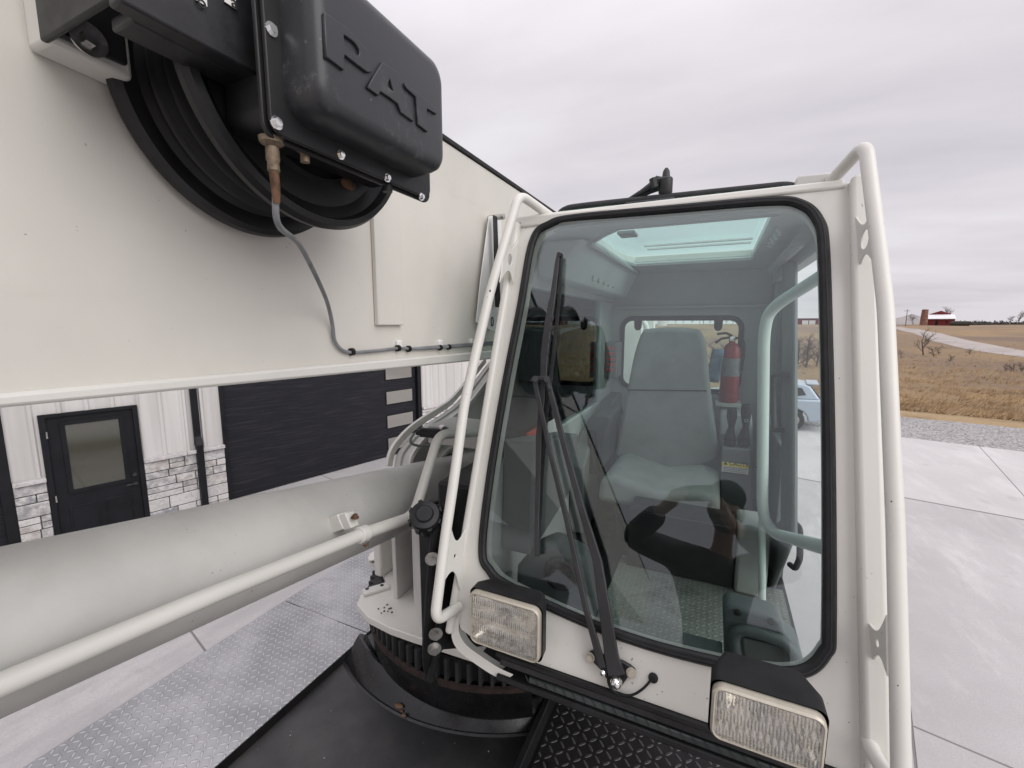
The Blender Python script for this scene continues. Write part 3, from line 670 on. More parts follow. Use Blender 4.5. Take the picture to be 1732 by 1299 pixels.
# entry door
dr = MB(); fb(dr, .575, 1.565, -.02, .02, GZ + .02, -1.37); d_ = dr.build('entry_door', 'trim_black', bld)
m_ = MB(); fb(m_, .508, .575, -.03, .06, GZ, -1.318); fb(m_, 1.565, 1.629, -.03, .06, GZ, -1.318); fb(m_, .575, 1.565, -.03, .06, -1.37, -1.318); m_.build('frame', 'trim_black', d_, bevel=.006)
m_ = MB(); fb(m_, .775, 1.385, .02, .024, -2.52, -1.51); m_.build('window', 'door_glass', d_)
m_ = MB()
for a in ((.72, 1.44, -1.51, -1.455), (.72, 1.44, -2.575, -2.52), (.72, .775, -2.52, -1.51), (1.385, 1.44, -2.52, -1.51)): fb(m_, a[0], a[1], .02, .04, a[2], a[3])
m_.build('window_frame', 'trim_black', d_, bevel=.008)
m_ = MB()
for a in ((.70, 1.03), (1.12, 1.44)):
    for q in ((a[0], a[1], -2.80, -2.78), (a[0], a[1], -3.25, -3.23), (a[0], a[0] + .02, -3.23, -2.80), (a[1] - .02, a[1], -3.23, -2.80)): fb(m_, q[0], q[1], .02, .028, q[2], q[3])
m_.build('door_panel', 'trim_black', d_, bevel=.004)
m_ = MB(); c = fpt(1.50, FW - .02, -2.47); m_.cyl(c, c - fn * .03, .03); m_.build('deadbolt', 'arm_grey', d_)
m_ = MB(); c = fpt(1.50, FW - .02, -2.62); m_.cyl(c, c - fn * .05, .028); m_.tube([c - fn * .05, c - fn * .055 - fd * .12], .011, 8); m_.build('handle', 'arm_grey', d_)
for z in (-1.62, -2.6, -3.25): m_ = MB(); fb(m_, .568, .585, .055, .068, z - .05, z + .05); m_.build('hinge', 'steel', d_)
# garage doors
def garage(u0, u1, wins, lb):
    m_ = MB(); k = 0; z = GZ + .02
    while z < -.25: fb(m_, u0 + .06, u1 - .12, -.10, -.06, z, min(z + .6035, -.22)); z += .605
    g_ = m_.build('garage_door', 'garage_panel', bld, bevel=.001, label=lb)
    m_ = MB(); fb(m_, u0, u0 + .06, -.1, .045, GZ, -.2); fb(m_, u1 - .12, u1, -.1, .045, GZ, -.2); fb(m_, u0 + .06, u1 - .12, -.1, .045, -.22, -.1); m_.build('frame', 'trim_black', g_, bevel=.006)
    for z in wins:
        m_ = MB(); fb(m_, u1 - 1.08, u1 - .22, -.062, -.045, z - .20, z + .165); w_ = m_.build('window', 'trim_black', g_, bevel=.006)
        m_ = MB(); fb(m_, u1 - 1.05, u1 - .25, -.045, -.043, z - .175, z + .14); m_.build('pane', 'siding_glass', w_)
    return g_
mirror_glass('siding_glass', (.20, .19, .17))
garage(2.82, 7.56, (-1.22, -1.85, -2.47, -3.06), 'wide dark garage door with a column of small windows at its right side')
garage(-4.6, .17, (), 'dark garage door cut by the left edge of the picture')
m_ = MB(); fb(m_, 2.36, 2.46, .03, .10, -2.10, 1.6); fb(m_, 2.36, 2.46, .06, .17, GZ + .03, -2.13); m_.hexa([fpt(2.36, FW - .10, -2.0), fpt(2.46, FW - .10, -2.0), fpt(2.46, FW - .03, -2.0), fpt(2.36, FW - .03, -2.0)], [fpt(2.35, FW - .18, -2.16), fpt(2.47, FW - .18, -2.16), fpt(2.47, FW - .06, -2.16), fpt(2.35, FW - .06, -2.16)])
m_.build('downspout', 'trim_black', bld, bevel=.006)
m_ = MB(); fb(m_, 2.25, 2.29, .0, .05, STZ, TOPZ); fb(m_, 2.50, 2.54, .0, .05, STZ, TOPZ); m_.build('corner_trim', 'siding', bld, bevel=.004)
#@@CARRIER
car = empty('crane_carrier', (-1.07, 2.2, GZ), 'crane carrier deck of diamond plate with a black centre frame', 'crane carrier')
m_ = MB().box(-2.27, -1.62, -1.2, 1.62, DECK - .004, DECK); m_.build('deck_plate', 'diamond_alu', car, label='bright aluminium diamond deck plate in front of the seam')
m_ = MB().box(-2.27, -1.62, 1.626, 7.5, DECK - .004, DECK); m_.build('deck_plate', 'diamond_alu', car, label='bright aluminium diamond deck plate behind the seam')
m_ = MB().box(-2.27, -2.24, -1.2, 7.5, DECK - .09, DECK - .005); m_.build('deck_edge', 'cream_dull', car, bevel=.003)
m_ = MB().box(-.55, .24, -1.2, 7.5, DECK - .045, DECK - .04); m_.build('side_deck_plate', 'diamond_shaded', car, label='dark worn diamond plate below the cab')
m_ = MB().box(-1.615, -.600, -1.2, 7.5, DECK - .30, DECK - .04)
m_.build('centre_frame', 'black_frame', car, bevel=.006)
m_ = MB().hexa([(-.598, .2, DECK - .08), (-.57, .2, DECK - .08), (-.57, .2, DECK + .0), (-.598, .2, DECK + .0)], [(-.598, 1.7, DECK - .08), (-.57, 1.7, DECK - .08), (-.57, 1.7, DECK + .03), (-.598, 1.7, DECK + .03)]); m_.build('frame_rib', 'black_metal', car, bevel=.004)
m_ = MB().box(-2.2, .2, -1.1, 7.4, -2.55, DECK - .31); m_.build('chassis', 'black_frame', car, bevel=.02)
for y in (-.4, 4.2, 5.7):
    for x in (-2.0, -.15): MB().lathe([(.25, -.16), (.48, -.17), (.54, -.12), (.54, .12), (.48, .17), (.25, .16)], (x, y, GZ + .54), X1, 36).build('wheel', 'tyre', car)
RC = V((-1.145, 2.30, 0)); GC = V((-1.02, 2.04, 0))
def sector(mb_, prof, c, a0, a1, n):
    return mb_.lathe(prof, c, Z1, n)
def clip_left(m_, x0=-1.617):
    """the ring sits in the frame: cut away what would lie under the deck plate"""
    bm = bmesh.new(); vs_ = [bm.verts.new(p) for p in m_.v]
    for f in m_.f:
        try: bm.faces.new([vs_[i] for i in f])
        except ValueError: pass
    bmesh.ops.bisect_plane(bm, geom=bm.verts[:] + bm.edges[:] + bm.faces[:], plane_co=(x0, 0, 0), plane_no=(-1, 0, 0), clear_outer=True)
    bmesh.ops.bisect_plane(bm, geom=bm.verts[:] + bm.edges[:] + bm.faces[:], plane_co=(-.602, 0, 0), plane_no=(1, 0, 0), clear_outer=True)
    bmesh.ops.bisect_plane(bm, geom=bm.verts[:] + bm.edges[:] + bm.faces[:], plane_co=(0, 2.3, 0), plane_no=(0, 1, 0), clear_outer=True)
    bm.verts.index_update(); o = MB(); o.v = [v_.co.copy() for v_ in bm.verts]; o.f = [tuple(v_.index for v_ in f.verts) for f in bm.faces]; o.col = [None] * len(o.f); bm.free(); return o
ZD = DECK - .04
m_ = MB().lathe([(.60, ZD + .02), (.83, ZD + .03), (.868, ZD + .072), (.880, ZD + .073), (.962, ZD + .006), (.968, ZD - .01)], RC, Z1, 128)
rim_ = clip_left(m_).build('turntable_rim', 'black_gloss', car)
m_ = MB().lathe([(.966, ZD + .001), (.972, ZD + .007), (.980, ZD + .001)], RC, Z1, 128); clip_left(m_).build('weld_bead', 'arm_grey', rim_)
m_ = MB().lathe([(.62, ZD + .02), (.66, ZD + .05), (.69, -1.60), (.70, -1.47), (.66, -1.45)], GC, Z1, 96); clip_left(m_, -9).build('pedestal', 'black_gloss', car)
for px, py, r_ in ((674, 1193, .022), (683, 1210, .012), (679, 1203, .009)):
    c = oZ(px, py, ZD + .026 if py < 1200 else ZD + .012); m_ = MB(); m_.sphere(c, r_, r_ * .6, .005, 12, 6); m_.build('rust_spot', 'rust', rim_)
m_ = MB(); rnd = random.Random(21)
for k in range(26):
    c = oZ(rnd.uniform(420, 860), rnd.uniform(1120, 1290), ZD + .0005)
    if -1.6 < c.x < -.62 and (c - RC).to_2d().length > .99: m_.cyl(c, c + Z1 * .001, rnd.choice((.0008, .001, .0015, .0028)), n=5)
m_.build('grit', 'concrete_dust', car)
m_ = MB(); nt_ = 92; gr_ = .685
for k in range(nt_):
    a = 2 * math.pi * k / nt_
    er = V((math.cos(a), math.sin(a), 0)); et = V((-er.y, er.x, 0)); c = GC + er * gr_ + Z1 * -1.395
    m_.hexa([c - et * .013 - Z1 * .045, c + et * .013 - Z1 * .045, c + et * .013 + Z1 * .045, c - et * .013 + Z1 * .045], [c + er * .025 - et * .006 - Z1 * .045, c + er * .025 + et * .006 - Z1 * .045, c + er * .025 + et * .006 + Z1 * .045, c + er * .025 - et * .006 + Z1 * .045])
g_ = MB().lathe([(.55, -1.44), (gr_, -1.44), (gr_, -1.35), (.55, -1.35)], GC, Z1, 110).build('ring_gear', 'black_metal', car)
m_.build('gear_teeth', 'gear_grey', g_, bevel=.001)
MB().lathe([(.70, -1.475), (.712, -1.47), (.712, -1.45), (.70, -1.445)], GC, Z1, 96).build('grease_line', 'rust_dark', g_)
#@@TURNTABLE
tt = empty('crane_turntable', (-1.06, 2.2, -1.36), 'cream painted slewing frame with notched base plate and gussets above the black ring gear', 'crane superstructure')
BZ = -1.30; pl = [oZ(*q, BZ) for q in [(720, 1082), (700, 1076), (660, 1062), (622, 1043), (603, 1022), (612, 1001), (655, 988), (648, 968), (640, 952), (622, 947), (625, 936), (665, 915), (690, 880)]]
pl += [V((-1.6, 3.6, BZ)), V((-.45, 3.6, BZ)), V((-.45, 1.62, BZ)), V((-.62, 1.44, BZ)), V((-.8, 1.36, BZ))]
MB().prism(pl, (0, 0, -.035)).build('base_plate', 'cream', tt, bevel=.004)
m_ = MB()
for a, b2 in (((612, 1001), (655, 988)), ((622, 945), (668, 935))):
    p, q = oZ(*a, BZ), oZ(*b2, BZ); d = (q - p).normalized(); s1 = V((d.y, -d.x, 0)); m_.hexa([p + Z1 * .001, q + Z1 * .001, q + s1 * .05 + Z1 * .001, p + s1 * .05 + Z1 * .001], [p + Z1 * .014, q + Z1 * .014, q + s1 * .05 + Z1 * .014, p + s1 * .05 + Z1 * .014])
m_.build('pad_plate', 'cream', tt, bevel=.002)
m_ = MB()
for q in ((621, 996), (646, 990), (631, 951), (655, 948), (658, 1030), (663, 1036), (650, 1034)): c = oZ(*q, BZ + .014); m_.cyl(c, c + Z1 * .002, .009 if q[1] < 1000 or q[1] > 1100 else .005, n=10)
m_.build('bolt_hole', 'ink', tt)
m_ = MB(); 
for q in ((650, 1028), (656, 1034), (661, 1029), (645, 1037), (655, 1023), (640, 1030)): c = oZ(*q, BZ + .001); m_.cyl(c, c + Z1 * .002, random.uniform(.003, .007), n=7)
m_.build('paint_chip', 'rust', tt)
# gusset posts standing on the plate
gz = BZ
def post(pxs, ypix, th, name='gusset'):
    a = oZ(*pxs[0], gz); b2 = oZ(*pxs[1], gz); top = ypix; n_ = (b2 - a).normalized(); s1 = V((n_.y, -n_.x, 0)) * th
    MB().hexa([a, b2, V((b2.x, b2.y, top)), V((a.x, a.y, top))], [a + s1, b2 + s1, V((b2.x, b2.y, top)) + s1, V((a.x, a.y, top)) + s1]).build(name, 'cream_dull', tt, bevel=.003)
post(((666, 1012), (692, 990)), -.70, .022); post(((716, 1072), (700, 1020)), -.72, .02); post(((719, 1060), (752, 1010)), -.68, .02)
MB().box(-1.55, -1.50, 1.62, 3.5, BZ, -.80).build('side_beam', 'cream', tt, bevel=.01)
# far side plate: sweeps up from the cylinder foot to the boom pivot
SX = -1.35
op = [oX(*q, SX) for q in [(667, 790), (672, 768), (684, 750), (700, 733), (722, 716), (748, 699), (776, 676), (826, 613)]]
outer = catmull(op, 5) + [V((SX, 3.6, .25)), V((SX, 4.1, .25)), V((SX, 4.1, BZ)), V((SX, 1.62, BZ))]
MB().prism(outer, (.03, 0, 0)).build('side_plate', 'cream_dull', tt, bevel=.004)
edge = catmull(op, 6)
def ribbon(path, x0, x1, th, name, mat, push=0):
    m_ = MB(); n_ = len(path)
    for i, p in enumerate(path):
        d = (path[min(i + 1, n_ - 1)] - path[max(i - 1, 0)]).normalized(); nr = V((0, -d.z, d.y)); b2 = V((0, p.y, p.z)) + nr * push
        m_.v += [b2 + X1 * x0, b2 + X1 * x1, b2 + X1 * x1 + nr * th, b2 + X1 * x0 + nr * th]
    m_.f = [(i * 4 + k, i * 4 + (k + 1) % 4, i * 4 + 4 + (k + 1) % 4, i * 4 + 4 + k) for i in range(n_ - 1) for k in range(4)] + [(0, 1, 2, 3), (n_ * 4 - 1, n_ * 4 - 2, n_ * 4 - 3, n_ * 4 - 4)]; m_.col = [None] * len(m_.f)
    return m_.build(name, mat, tt, bevel=.002)
ribbon(edge, SX - .03, SX - .012, .035, 'edge_flange', 'cream', .0)
ribbon(edge, SX - .012, SX + .075, .008, 'edge_flange', 'cream_dull', -.02)
ribbon(edge, SX + .075, SX + .087, .022, 'edge_flange', 'cream', -.02)
MB().box(-.74, -.71, 2.3, 4.1, BZ, -.2).build('side_plate', 'cream_dull', tt, bevel=.004)
c = oX(752, 806, SX + .09); MB().lathe([(.125, 0), (.165, 0), (.165, .05), (.15, .05), (.125, .03)], c, X1, 48).build('pin_boss', 'cream', tt, bevel=.003)
MB().lathe([(.075, .0), (.125, .0), (.125, .02), (.075, .02)], c, X1, 40).build('bushing', 'brown_brass', tt)
m_ = MB().cyl(c + X1 * .0, c + X1 * .05, .07, n=28); m_.build('cylinder_pin', 'steel', tt)
# valve block and fitting on top of the cylinder foot
m_ = MB(); p = oX(745, 722, -1.12); m_.box(p.x - .05, p.x + .33, p.y - .03, p.y + .18, p.z - .075, p.z + .01); m_.build('valve_block', 'cream_dull', tt, bevel=.006)
m_ = MB(); p = oX(712, 731, -1.18); m_.cyl(p, p + V((.09, .03, -.005)), .022, n=14); m_.cyl(p - V((.02, .005, 0)), p, .014, n=10); m_.build('hose_fitting', 'black_metal', tt)
m_ = MB(); m_.tube(catmull([oX(*q, -1.2) for q in [(700, 733), (694, 746), (703, 753), (725, 754), (752, 748), (790, 760)]], 6), .006, 8); m_.build('sensor_wire', 'cable_grey', tt)
for q in ((747, 724), (767, 723)): p = oX(*q, -1.10); MB().cyl(p, p + V((.03, -.02, .0)), .016, n=12).build('plug', 'steel', tt)
# dark hoses and the breather cap between boom cylinder and cab
def hose(pts, r, name, mat='rubber'): MB().tube(catmull(pts, 6), r, 10).build(name, mat, tt)
hose([oX(743, 855, -.72), oX(736, 900, -.72), oX(730, 960, -.73), oX(724, 1050, -.74), oX(722, 1120, -.76), oX(735, 1160, -.8)], .014, 'hose')
hose([oX(760, 850, -.70), oX(750, 920, -.70), oX(742, 990, -.71), oX(745, 1040, -.72), oX(728, 1150, -.75)], .012, 'hose')
hose([oX(725, 860, -.9), oX(742, 849, -.88), oX(765, 852, -.84), oX(790, 880, -.8), oX(800, 1000, -.8)], .007, 'hose')
p = oX(721, 880, -.74); ax = (-p.normalized() * .8 + V((-.1, 0, .35))).normalized()
m_ = MB().lathe([(.001, .055), (.022, .055), (.026, .048), (.040, .046), (.044, .040), (.044, .012), (.038, .0), (.028, -.01), (.028, -.06)], p, ax, 32)
for k in range(8):
    a = R(45 * k); e1 = ax.orthogonal().normalized(); e2 = ax.cross(e1); d = e1 * math.cos(a) + e2 * math.sin(a); m_.obox(p + d * .045 + ax * .026, d, ax.cross(d), ax, .004, .006, .014)
m_.build('breather_cap', 'black_plastic', tt)
m_ = MB().box(-.80, -.755, 1.03, 1.12, -1.06, -.62); m_.build('bracket_plate', 'black_metal', tt, bevel=.006)
m_ = MB().hexa([(-.79, 1.12, -1.10), (-.60, 1.12, -1.02), (-.60, 1.12, -.5), (-.79, 1.12, -.5)], [(-.79, 1.9, -1.28), (-.60, 1.9, -1.28), (-.60, 1.9, -.5), (-.79, 1.9, -.5)]); m_.build('cab_support', 'black_metal', tt, bevel=.01)
for q in ((735, 1097), (737, 1072), (731, 945)): p = oX(*q, -.70); MB().bolt(p, (.6, -.8, 0), .013, .012).build('bolt', 'steel', tt)
m_ = MB().tube([oX(724, 1085, -.78), oX(722, 1150, -.83)], [.012, .004], 8); m_.build('spike', 'black_metal', tt)
# hoist behind the cab, seen in the rear window
m_ = MB().box(-.95, -.50, 3.3, 3.34, -.9, .35); m_.box(-.95, -.50, 4.0, 4.04, -.9, .45); m_.box(-.52, -.50, 3.3, 4.04, -.9, -.2); m_.build('hoist_frame', 'white_paint', tt, bevel=.01)
MB().lathe([(.26, -.02), (.26, 0), (.14, 0), (.14, .36), (.26, .36), (.26, .38)], (-1.0, 3.75, -.35), X1, 40).build('hoist_drum', 'cream_dull', tt)
m_ = MB().tube(bend([(-.45, 3.2, -.6), (-.45, 3.2, .02), (-.62, 3.2, .08), (-.72, 3.2, -.6)], .08), .018, 10); m_.build('hoist_guard', 'white_paint', tt)
#@@CYLINDER
lc = empty('lift_cylinder', (-1.16, 1.9, -.82), 'long pale boom lift cylinder lying beneath the boom', 'hydraulic cylinder')
ca = V((-.089, .978, -.187)).normalized(); c0 = V((-1.023, .2, -.483))
def cy(y): return c0 + ca * ((y - .2) / ca.y)
MB().tube([cy(-.75), cy(-.74), cy(2.60), cy(2.64)], [.115, .130, .130, .10], 72).build('barrel', 'cream_dull', lc)
MB().tube([cy(2.3), cy(2.31), cy(2.7), cy(2.75)], [.131, .142, .142, .10], 72).build('end_cap', 'cream_dull', lc)
m_ = MB().tube([cy(-.95), cy(-.75)], .075, 40); m_.build('rod', 'chrome', lc)
pp = [oX(*q, -.86) for q in [(-260, 1275), (0, 1155), (300, 1030), (560, 917), (604, 904), (652, 893), (690, 880), (712, 862)]]
pth = bend([oX(-260, 1268, -.86), oX(0, 1159, -.86), oX(350, 1010, -.86), oX(612, 904, -.865), oX(700, 873, -.87), oX(742, 735, -.90), oX(835, 730, -.90)], .05, 8)
MB().tube(pth, .0175, 18).build('hydraulic_pipe', 'cream', lc)
p = oX(612, 904, -.865); d = (oX(640, 893, -.865) - p).normalized()
m_ = MB().tube([p - d * .012, p + d * .018], .023, 18); up_ = V((-.45, 0, .9)).normalized(); m_.obox(p + up_ * .035 + V((-.03, 0, .0)), d, up_, d.cross(up_), .016, .022, .014); m_.obox(p + V((-.09, 0, .015)), d, up_, d.cross(up_), .022, .022, .035)
cl = m_.build('pipe_clamp', 'cream', lc, bevel=.002)
m_ = MB(); m_.bolt(p + up_ * .05, up_ + V((.6, 0, 0)), .007, .008); m_.bolt(p - up_ * .028, V((.5, 0, -.8)), .006, .006); m_.build('bolt', 'rust', cl)
#@@BOOM
bx = -.78
mt = M['cream_boom']; S.nt = mt.node_tree; b = S.nt.nodes['Principled BSDF']; lk = b.inputs['Base Color'].links[0]; src = S(lk.from_socket)
g1 = smooth(noise(coords((1, .5, 5)), 3.2, 9, .72), .56, .74) * smooth(noise(coords(), 1.1, 3), .42, .62); g2 = smooth(noise(coords((1, 6, .5)), 5, 7, .7), .62, .78)
setc(b, 'Base Color', mixc(g1 * .30 + g2 * .16, src, (.40, .365, .31)))
bo = empty('crane_boom', (bx - .27, 3.4, .2), 'large cream painted box boom crossing overhead from the left', 'crane boom')
m_ = MB(); vv = []
for y, zb in ((-6, -.09), (.2, -.09), (1.45, -.108), (3.9, -.14)): vv += [(bx - .54, y, zb), (bx, y, zb), (bx, y, .548), (bx - .54, y, .548)]
m_.add(vv, [(i * 4 + k, i * 4 + (k + 1) % 4, i * 4 + 4 + (k + 1) % 4, i * 4 + 4 + k) for i in range(3) for k in range(4)] + [(3, 2, 1, 0), (12, 13, 14, 15)]); m_.build('boom_box', 'cream_boom', bo, bevel=.006)
m_ = MB(); stn = [(-6, -.082, -.101), (.2, -.082, -.099), (1.45, -.099, -.131), (3.9, -.13, -.17)]
for (ya, ta, ba_), (yb, tb, bb) in zip(stn, stn[1:]):
    m_.v += []
vv = []
for y, t_, b2 in stn: vv += [(bx - .56, y, b2), (bx + .014, y, b2), (bx + .014, y, t_), (bx - .56, y, t_)]
m_.add(vv, [(i * 4 + k, i * 4 + (k + 1) % 4, i * 4 + 4 + (k + 1) % 4, i * 4 + 4 + k) for i in range(3) for k in range(4)] + [(3, 2, 1, 0), (12, 13, 14, 15)])
m_.build('bottom_flange', 'cream', bo, bevel=.005)
m_ = MB().box(bx - .56, bx + .006, -6, 3.9, .549, .562); m_.build('top_flange', 'rubber', bo, bevel=.002)
m_ = MB().box(bx + .001, bx + .013, .855, .953, -.003, .5); m_.build('wear_plate', 'cream_boom', bo, bevel=.002)
# cable from the reel down the web and along the flange, with ties
pts = [V((-.515, .398, .195)), V((-.52, .402, .165)), V((-.535, .415, .13)), oX(505, 412, -.60), oX(532, 462, -.67), oX(553, 510, -.73), oX(562, 548, -.765), oX(566, 576, -.771), oX(580, 593, -.772), oX(600, 596, -.772), oX(640, 593, -.772), oX(675, 589, -.772), oX(700, 590, -.772), oX(745, 588, -.772), oX(800, 584, -.772)] + [V((-.772, y, -.077)) for y in (1.6, 2.0, 2.6)]
cb = MB().tube(catmull(pts, 8), .0042, 10).build('signal_cable', 'cable_grey', bo)
m_ = MB().tube([V((-.773, y, -.068)) for y in (.98, 1.3, 1.9, 2.6)], .0035, 8); m_.build('second_cable', 'cable_grey', bo)
for q in ((595, 595), (673, 589), (691, 590), (744, 588), (759, 587)):
    p = oX(*q, -.772); MB().tube([p - V((0, .004, 0)), p + V((0, .004, 0))], .009, 10).build('cable_tie', 'rubber', bo)
for q in ((674, 583), (744, 582), (797, 579)):
    p = oX(*q, -.777); MB().obox(p, X1, Y1, Z1, .006, .010, .012).build('tie_mount', 'white_paint', bo, bevel=.003)
# boom angle indicator
quad = [oX(*q, bx + .012) for q in [(836, 362), (846, 372), (828, 560), (805, 548), (815, 470)]]
ai = MB().prism([oX(*q, bx + .02) for q in [(826, 366), (846, 364), (850, 470), (836, 562), (804, 545), (812, 470)]], (.004, 0, 0)).build('angle_indicator', 'white_paint', bo, bevel=.001)
m_ = MB(); p = oX(838, 368, bx + .03); m_.cyl(p - X1 * .03, p + X1 * .035, .010, n=14); m_.build('pivot_pin', 'steel', ai)
p = oX(836, 370, bx + .045); q = oX(841, 520, bx + .045); MB().hexa([p + V((0, -.014, .01)), p + V((0, .014, .01)), q + V((0, .02, 0)), q + V((0, -.02, 0))], [p + V((.006, -.014, .01)), p + V((.006, .014, .01)), q + V((.006, .02, 0)), q + V((.006, -.02, 0))]).build('pointer', 'rubber', ai, bevel=.003)
text('scale_mark', '0', .05, oX(830, 552, bx + .0255), Y1, Z1, 'ink', ai)
# reel bracket welded to the boom
bk = MB().hexa([(bx + .001, .278, .328), (bx + .052, .278, .328), (bx + .052, .278, .62), (bx + .001, .278, .62)], [(bx + .001, .362, .322), (bx + .052, .362, .322), (bx + .052, .362, .62), (bx + .001, .362, .62)]).build('mounting_pad', 'cream', bo, bevel=.006)
rl = MB().lathe([(.02, -.09), (.11, -.088), (.16, -.075), (.18, -.062), (.195, -.060), (.203, -.066), (.205, -.078), (.20, -.088), (.19, -.09), (.185, -.075), (.150, -.058), (.150, .058), (.185, .075), (.19, .09), (.20, .088), (.205, .078), (.203, .066), (.195, .060), (.18, .062), (.16, .068), (.08, .06), (.02, .06)], (-.68, .545, .362), X1, 96)
rl = rl.build('cable_reel', 'black_metal', bo)
m_ = MB()
for k in range(9): m_.lathe([(.158 + .004 * (k % 2), -.052 + k * .0125), (.168 + .003 * ((k * 7) % 3), -.046 + k * .0125), (.158, -.040 + k * .0125)], (-.68, .545, .362), X1, 96)
m_.build('wound_cable', 'arm_grey', rl)
m_ = MB().lathe([(.12, 0), (.124, .01), (.128, 0)], (-.615, .545, .362), X1, 72); m_.build('hub_ring', 'arm_grey', rl)
p = V((-.612, .545 + .075, .362 - .115)); MB().sphere(p, .004, .018, .010, 10, 6).build('rust_patch', 'rust', rl)
# arm + bar
m_ = MB().box(-.726, -.555, .270, .278, .322, .60); m_.box(-.726, -.716, .278, .352, .334, .60); m_.build('reel_arm', 'black_metal', bo, bevel=.003)
p = oX(149, 67, -.715); m_ = MB().lathe([(.001, .003), (.019, .003), (.019, 0)], p, X1, 20); m_.bolt(p, X1, .009, .011, False); m_.build('bolt', 'steel', bo)
m_ = MB().box(-.558, -.535, .262, .41, .306, .60); m_.box(-.60, -.558, .282, .41, .306, .32); ba = m_.build('reel_bar', 'arm_dark', bo, bevel=.003) if 'arm_dark' in M else m_.build('reel_bar', 'black_plastic', bo, bevel=.003)
for q0, q1 in (((331, 0), (350, 12)), ((379, 0), (399, 16))):
    a, b2 = oX(*q0, -.5335), oX(*q1, -.5335); MB().hexa([(a.x, a.y, b2.z), (a.x, b2.y, b2.z), (a.x, b2.y, b2.z + .06), (a.x, a.y, b2.z + .06)], [(a.x + .001, a.y, b2.z), (a.x + .001, b2.y, b2.z), (a.x + .001, b2.y, b2.z + .06), (a.x + .001, a.y, b2.z + .06)]).build('sticker', 'label_white', ba)
text('sticker_text', 'o', .018, oX(334, 8, -.532), Y1, Z1, 'ink', ba); text('sticker_text', 'a', .018, oX(391, 9, -.532), Y1, Z1, 'ink', ba)
# sensor housing
hs = MB()
fl = rrect(.378, .712, .222, .432, .018)
hs.prism([V((-.508, y, z)) for y, z in fl], (.006, 0, 0)); hs.prism([V((-.498, y, z)) for y, z in rrect(.381, .70, .226, .430, .018)], (.006, 0, 0)); hs.prism([V((-.60, y, z)) for y, z in rrect(.40, .68, .25, .44, .02)], (.09, 0, 0))
hb = hs.build('sensor_housing', 'black_metal', bo, bevel=.0015)
cv = MB(); loops = []
for dx, ins in ((0, 0), (.034, .002), (.045, .004), (.051, .008), (.0545, .014), (.0555, .021)):
    loops.append([V((-.492 + dx, y, z)) for y, z in rrect(.402 + ins, .674 - ins, .250 + ins, .428 - ins, max(.03 - ins * .3, .012), 8)])
n_ = len(loops[0]); cv.v = [p for l in loops for p in l]
for i in range(len(loops) - 1):
    for k in range(n_): cv.f.append((i * n_ + k, i * n_ + (k + 1) % n_, (i + 1) * n_ + (k + 1) % n_, (i + 1) * n_ + k))
cv.f.append(tuple(range((len(loops) - 1) * n_, len(loops) * n_))); cv.col = [None] * len(cv.f)
cvo = cv.build('cover', 'worn_black', hb, ang=60)
FX = -.437
def zc_(l): return [oX(400 + a / 3.093, b2 / 3.093, FX - .0005) for a, b2 in l]
def arcfix(l): return zc_(l)
Pout = [(445, 75), (470, 88), (560, 150), (640, 235), (672, 270), (690, 310), (697, 350), (692, 382), (670, 382), (620, 345), (550, 290), (546, 330), (545, 370), (500, 335), (455, 300), (450, 190)]
Pin = [(545, 185), (552, 190), (572, 204), (600, 225), (615, 243), (626, 262), (630, 278), (628, 292), (620, 297), (600, 285), (575, 268), (552, 250), (551, 240), (550, 228), (548, 215), (546, 200)]
def letter(outer_, holes, parent):
    cu_ = bpy.data.curves.new('raised_letter', 'CURVE'); cu_.dimensions = '2D'; cu_.fill_mode = 'BOTH'; cu_.extrude = .0018; cu_.bevel_depth = .0011; cu_.bevel_resolution = 1; cu_.offset = -.0008
    for lp_ in [outer_] + holes:
        P_ = zc_(lp_); sp = cu_.splines.new('POLY'); sp.points.add(len(P_) - 1); sp.use_cyclic_u = True
        for pt, q in zip(sp.points, P_): pt.co = (q.y, q.z, 0, 1)
    t_ = bpy.data.objects.new('raised_letter', cu_); C.objects.link(t_); dg = bpy.context.evaluated_depsgraph_get()
    me = bpy.data.meshes.new_from_object(t_.evaluated_get(dg)); bpy.data.objects.remove(t_); bpy.data.curves.remove(cu_)
    mm = Matrix(((0, 0, 1, FX + .0018), (1, 0, 0, 0), (0, 1, 0, 0), (0, 0, 0, 1))); me.transform(mm); me.transform(Matrix.Translation(-root_loc(parent)))
    me.materials.clear(); me.materials.append(M['worn_black']); o = bpy.data.objects.new('raised_letter', me); C.objects.link(o); o.parent = parent; return o
letter(Pout, [Pin], hb)
Aout = [(750, 330), (822, 378), (868, 510), (912, 637), (846, 590), (830, 545), (785, 512), (740, 482), (727, 503), (672, 460), (705, 402), (730, 362)]
Ain = [(787, 416), (790, 420), (798, 450), (806, 476), (808, 482), (800, 477), (790, 469), (780, 461), (774, 456), (776, 450), (780, 436), (784, 424)]
letter(Aout, [Ain], hb)
Tt = [(868, 440), (950, 500), (1030, 572), (1034, 600), (985, 570), (980, 590), (983, 640), (986, 692), (936, 652), (932, 580), (925, 508), (875, 465)]
letter(Tt, [], hb)
for q in ((458, 50), (467, 208), (575, 262), (654, 301), (712, 333)):
    p = oX(*q, -.492); MB().bolt(p, X1, .0050 if q[0] < 500 else .0042, .004).build('bolt', 'chrome', hb)
p = oX(655, 312, -.505); MB().cyl(p, p + V((0, 0, -.012)), .008, n=12).build('plug', 'rubber', hb)
p = V((-.515, .398, .228)); m_ = MB().lathe([(.015, 0), (.014, .006), (.008, .010)], p, -Z1, 20); m_.build('connector_base', 'brown_brass', hb)
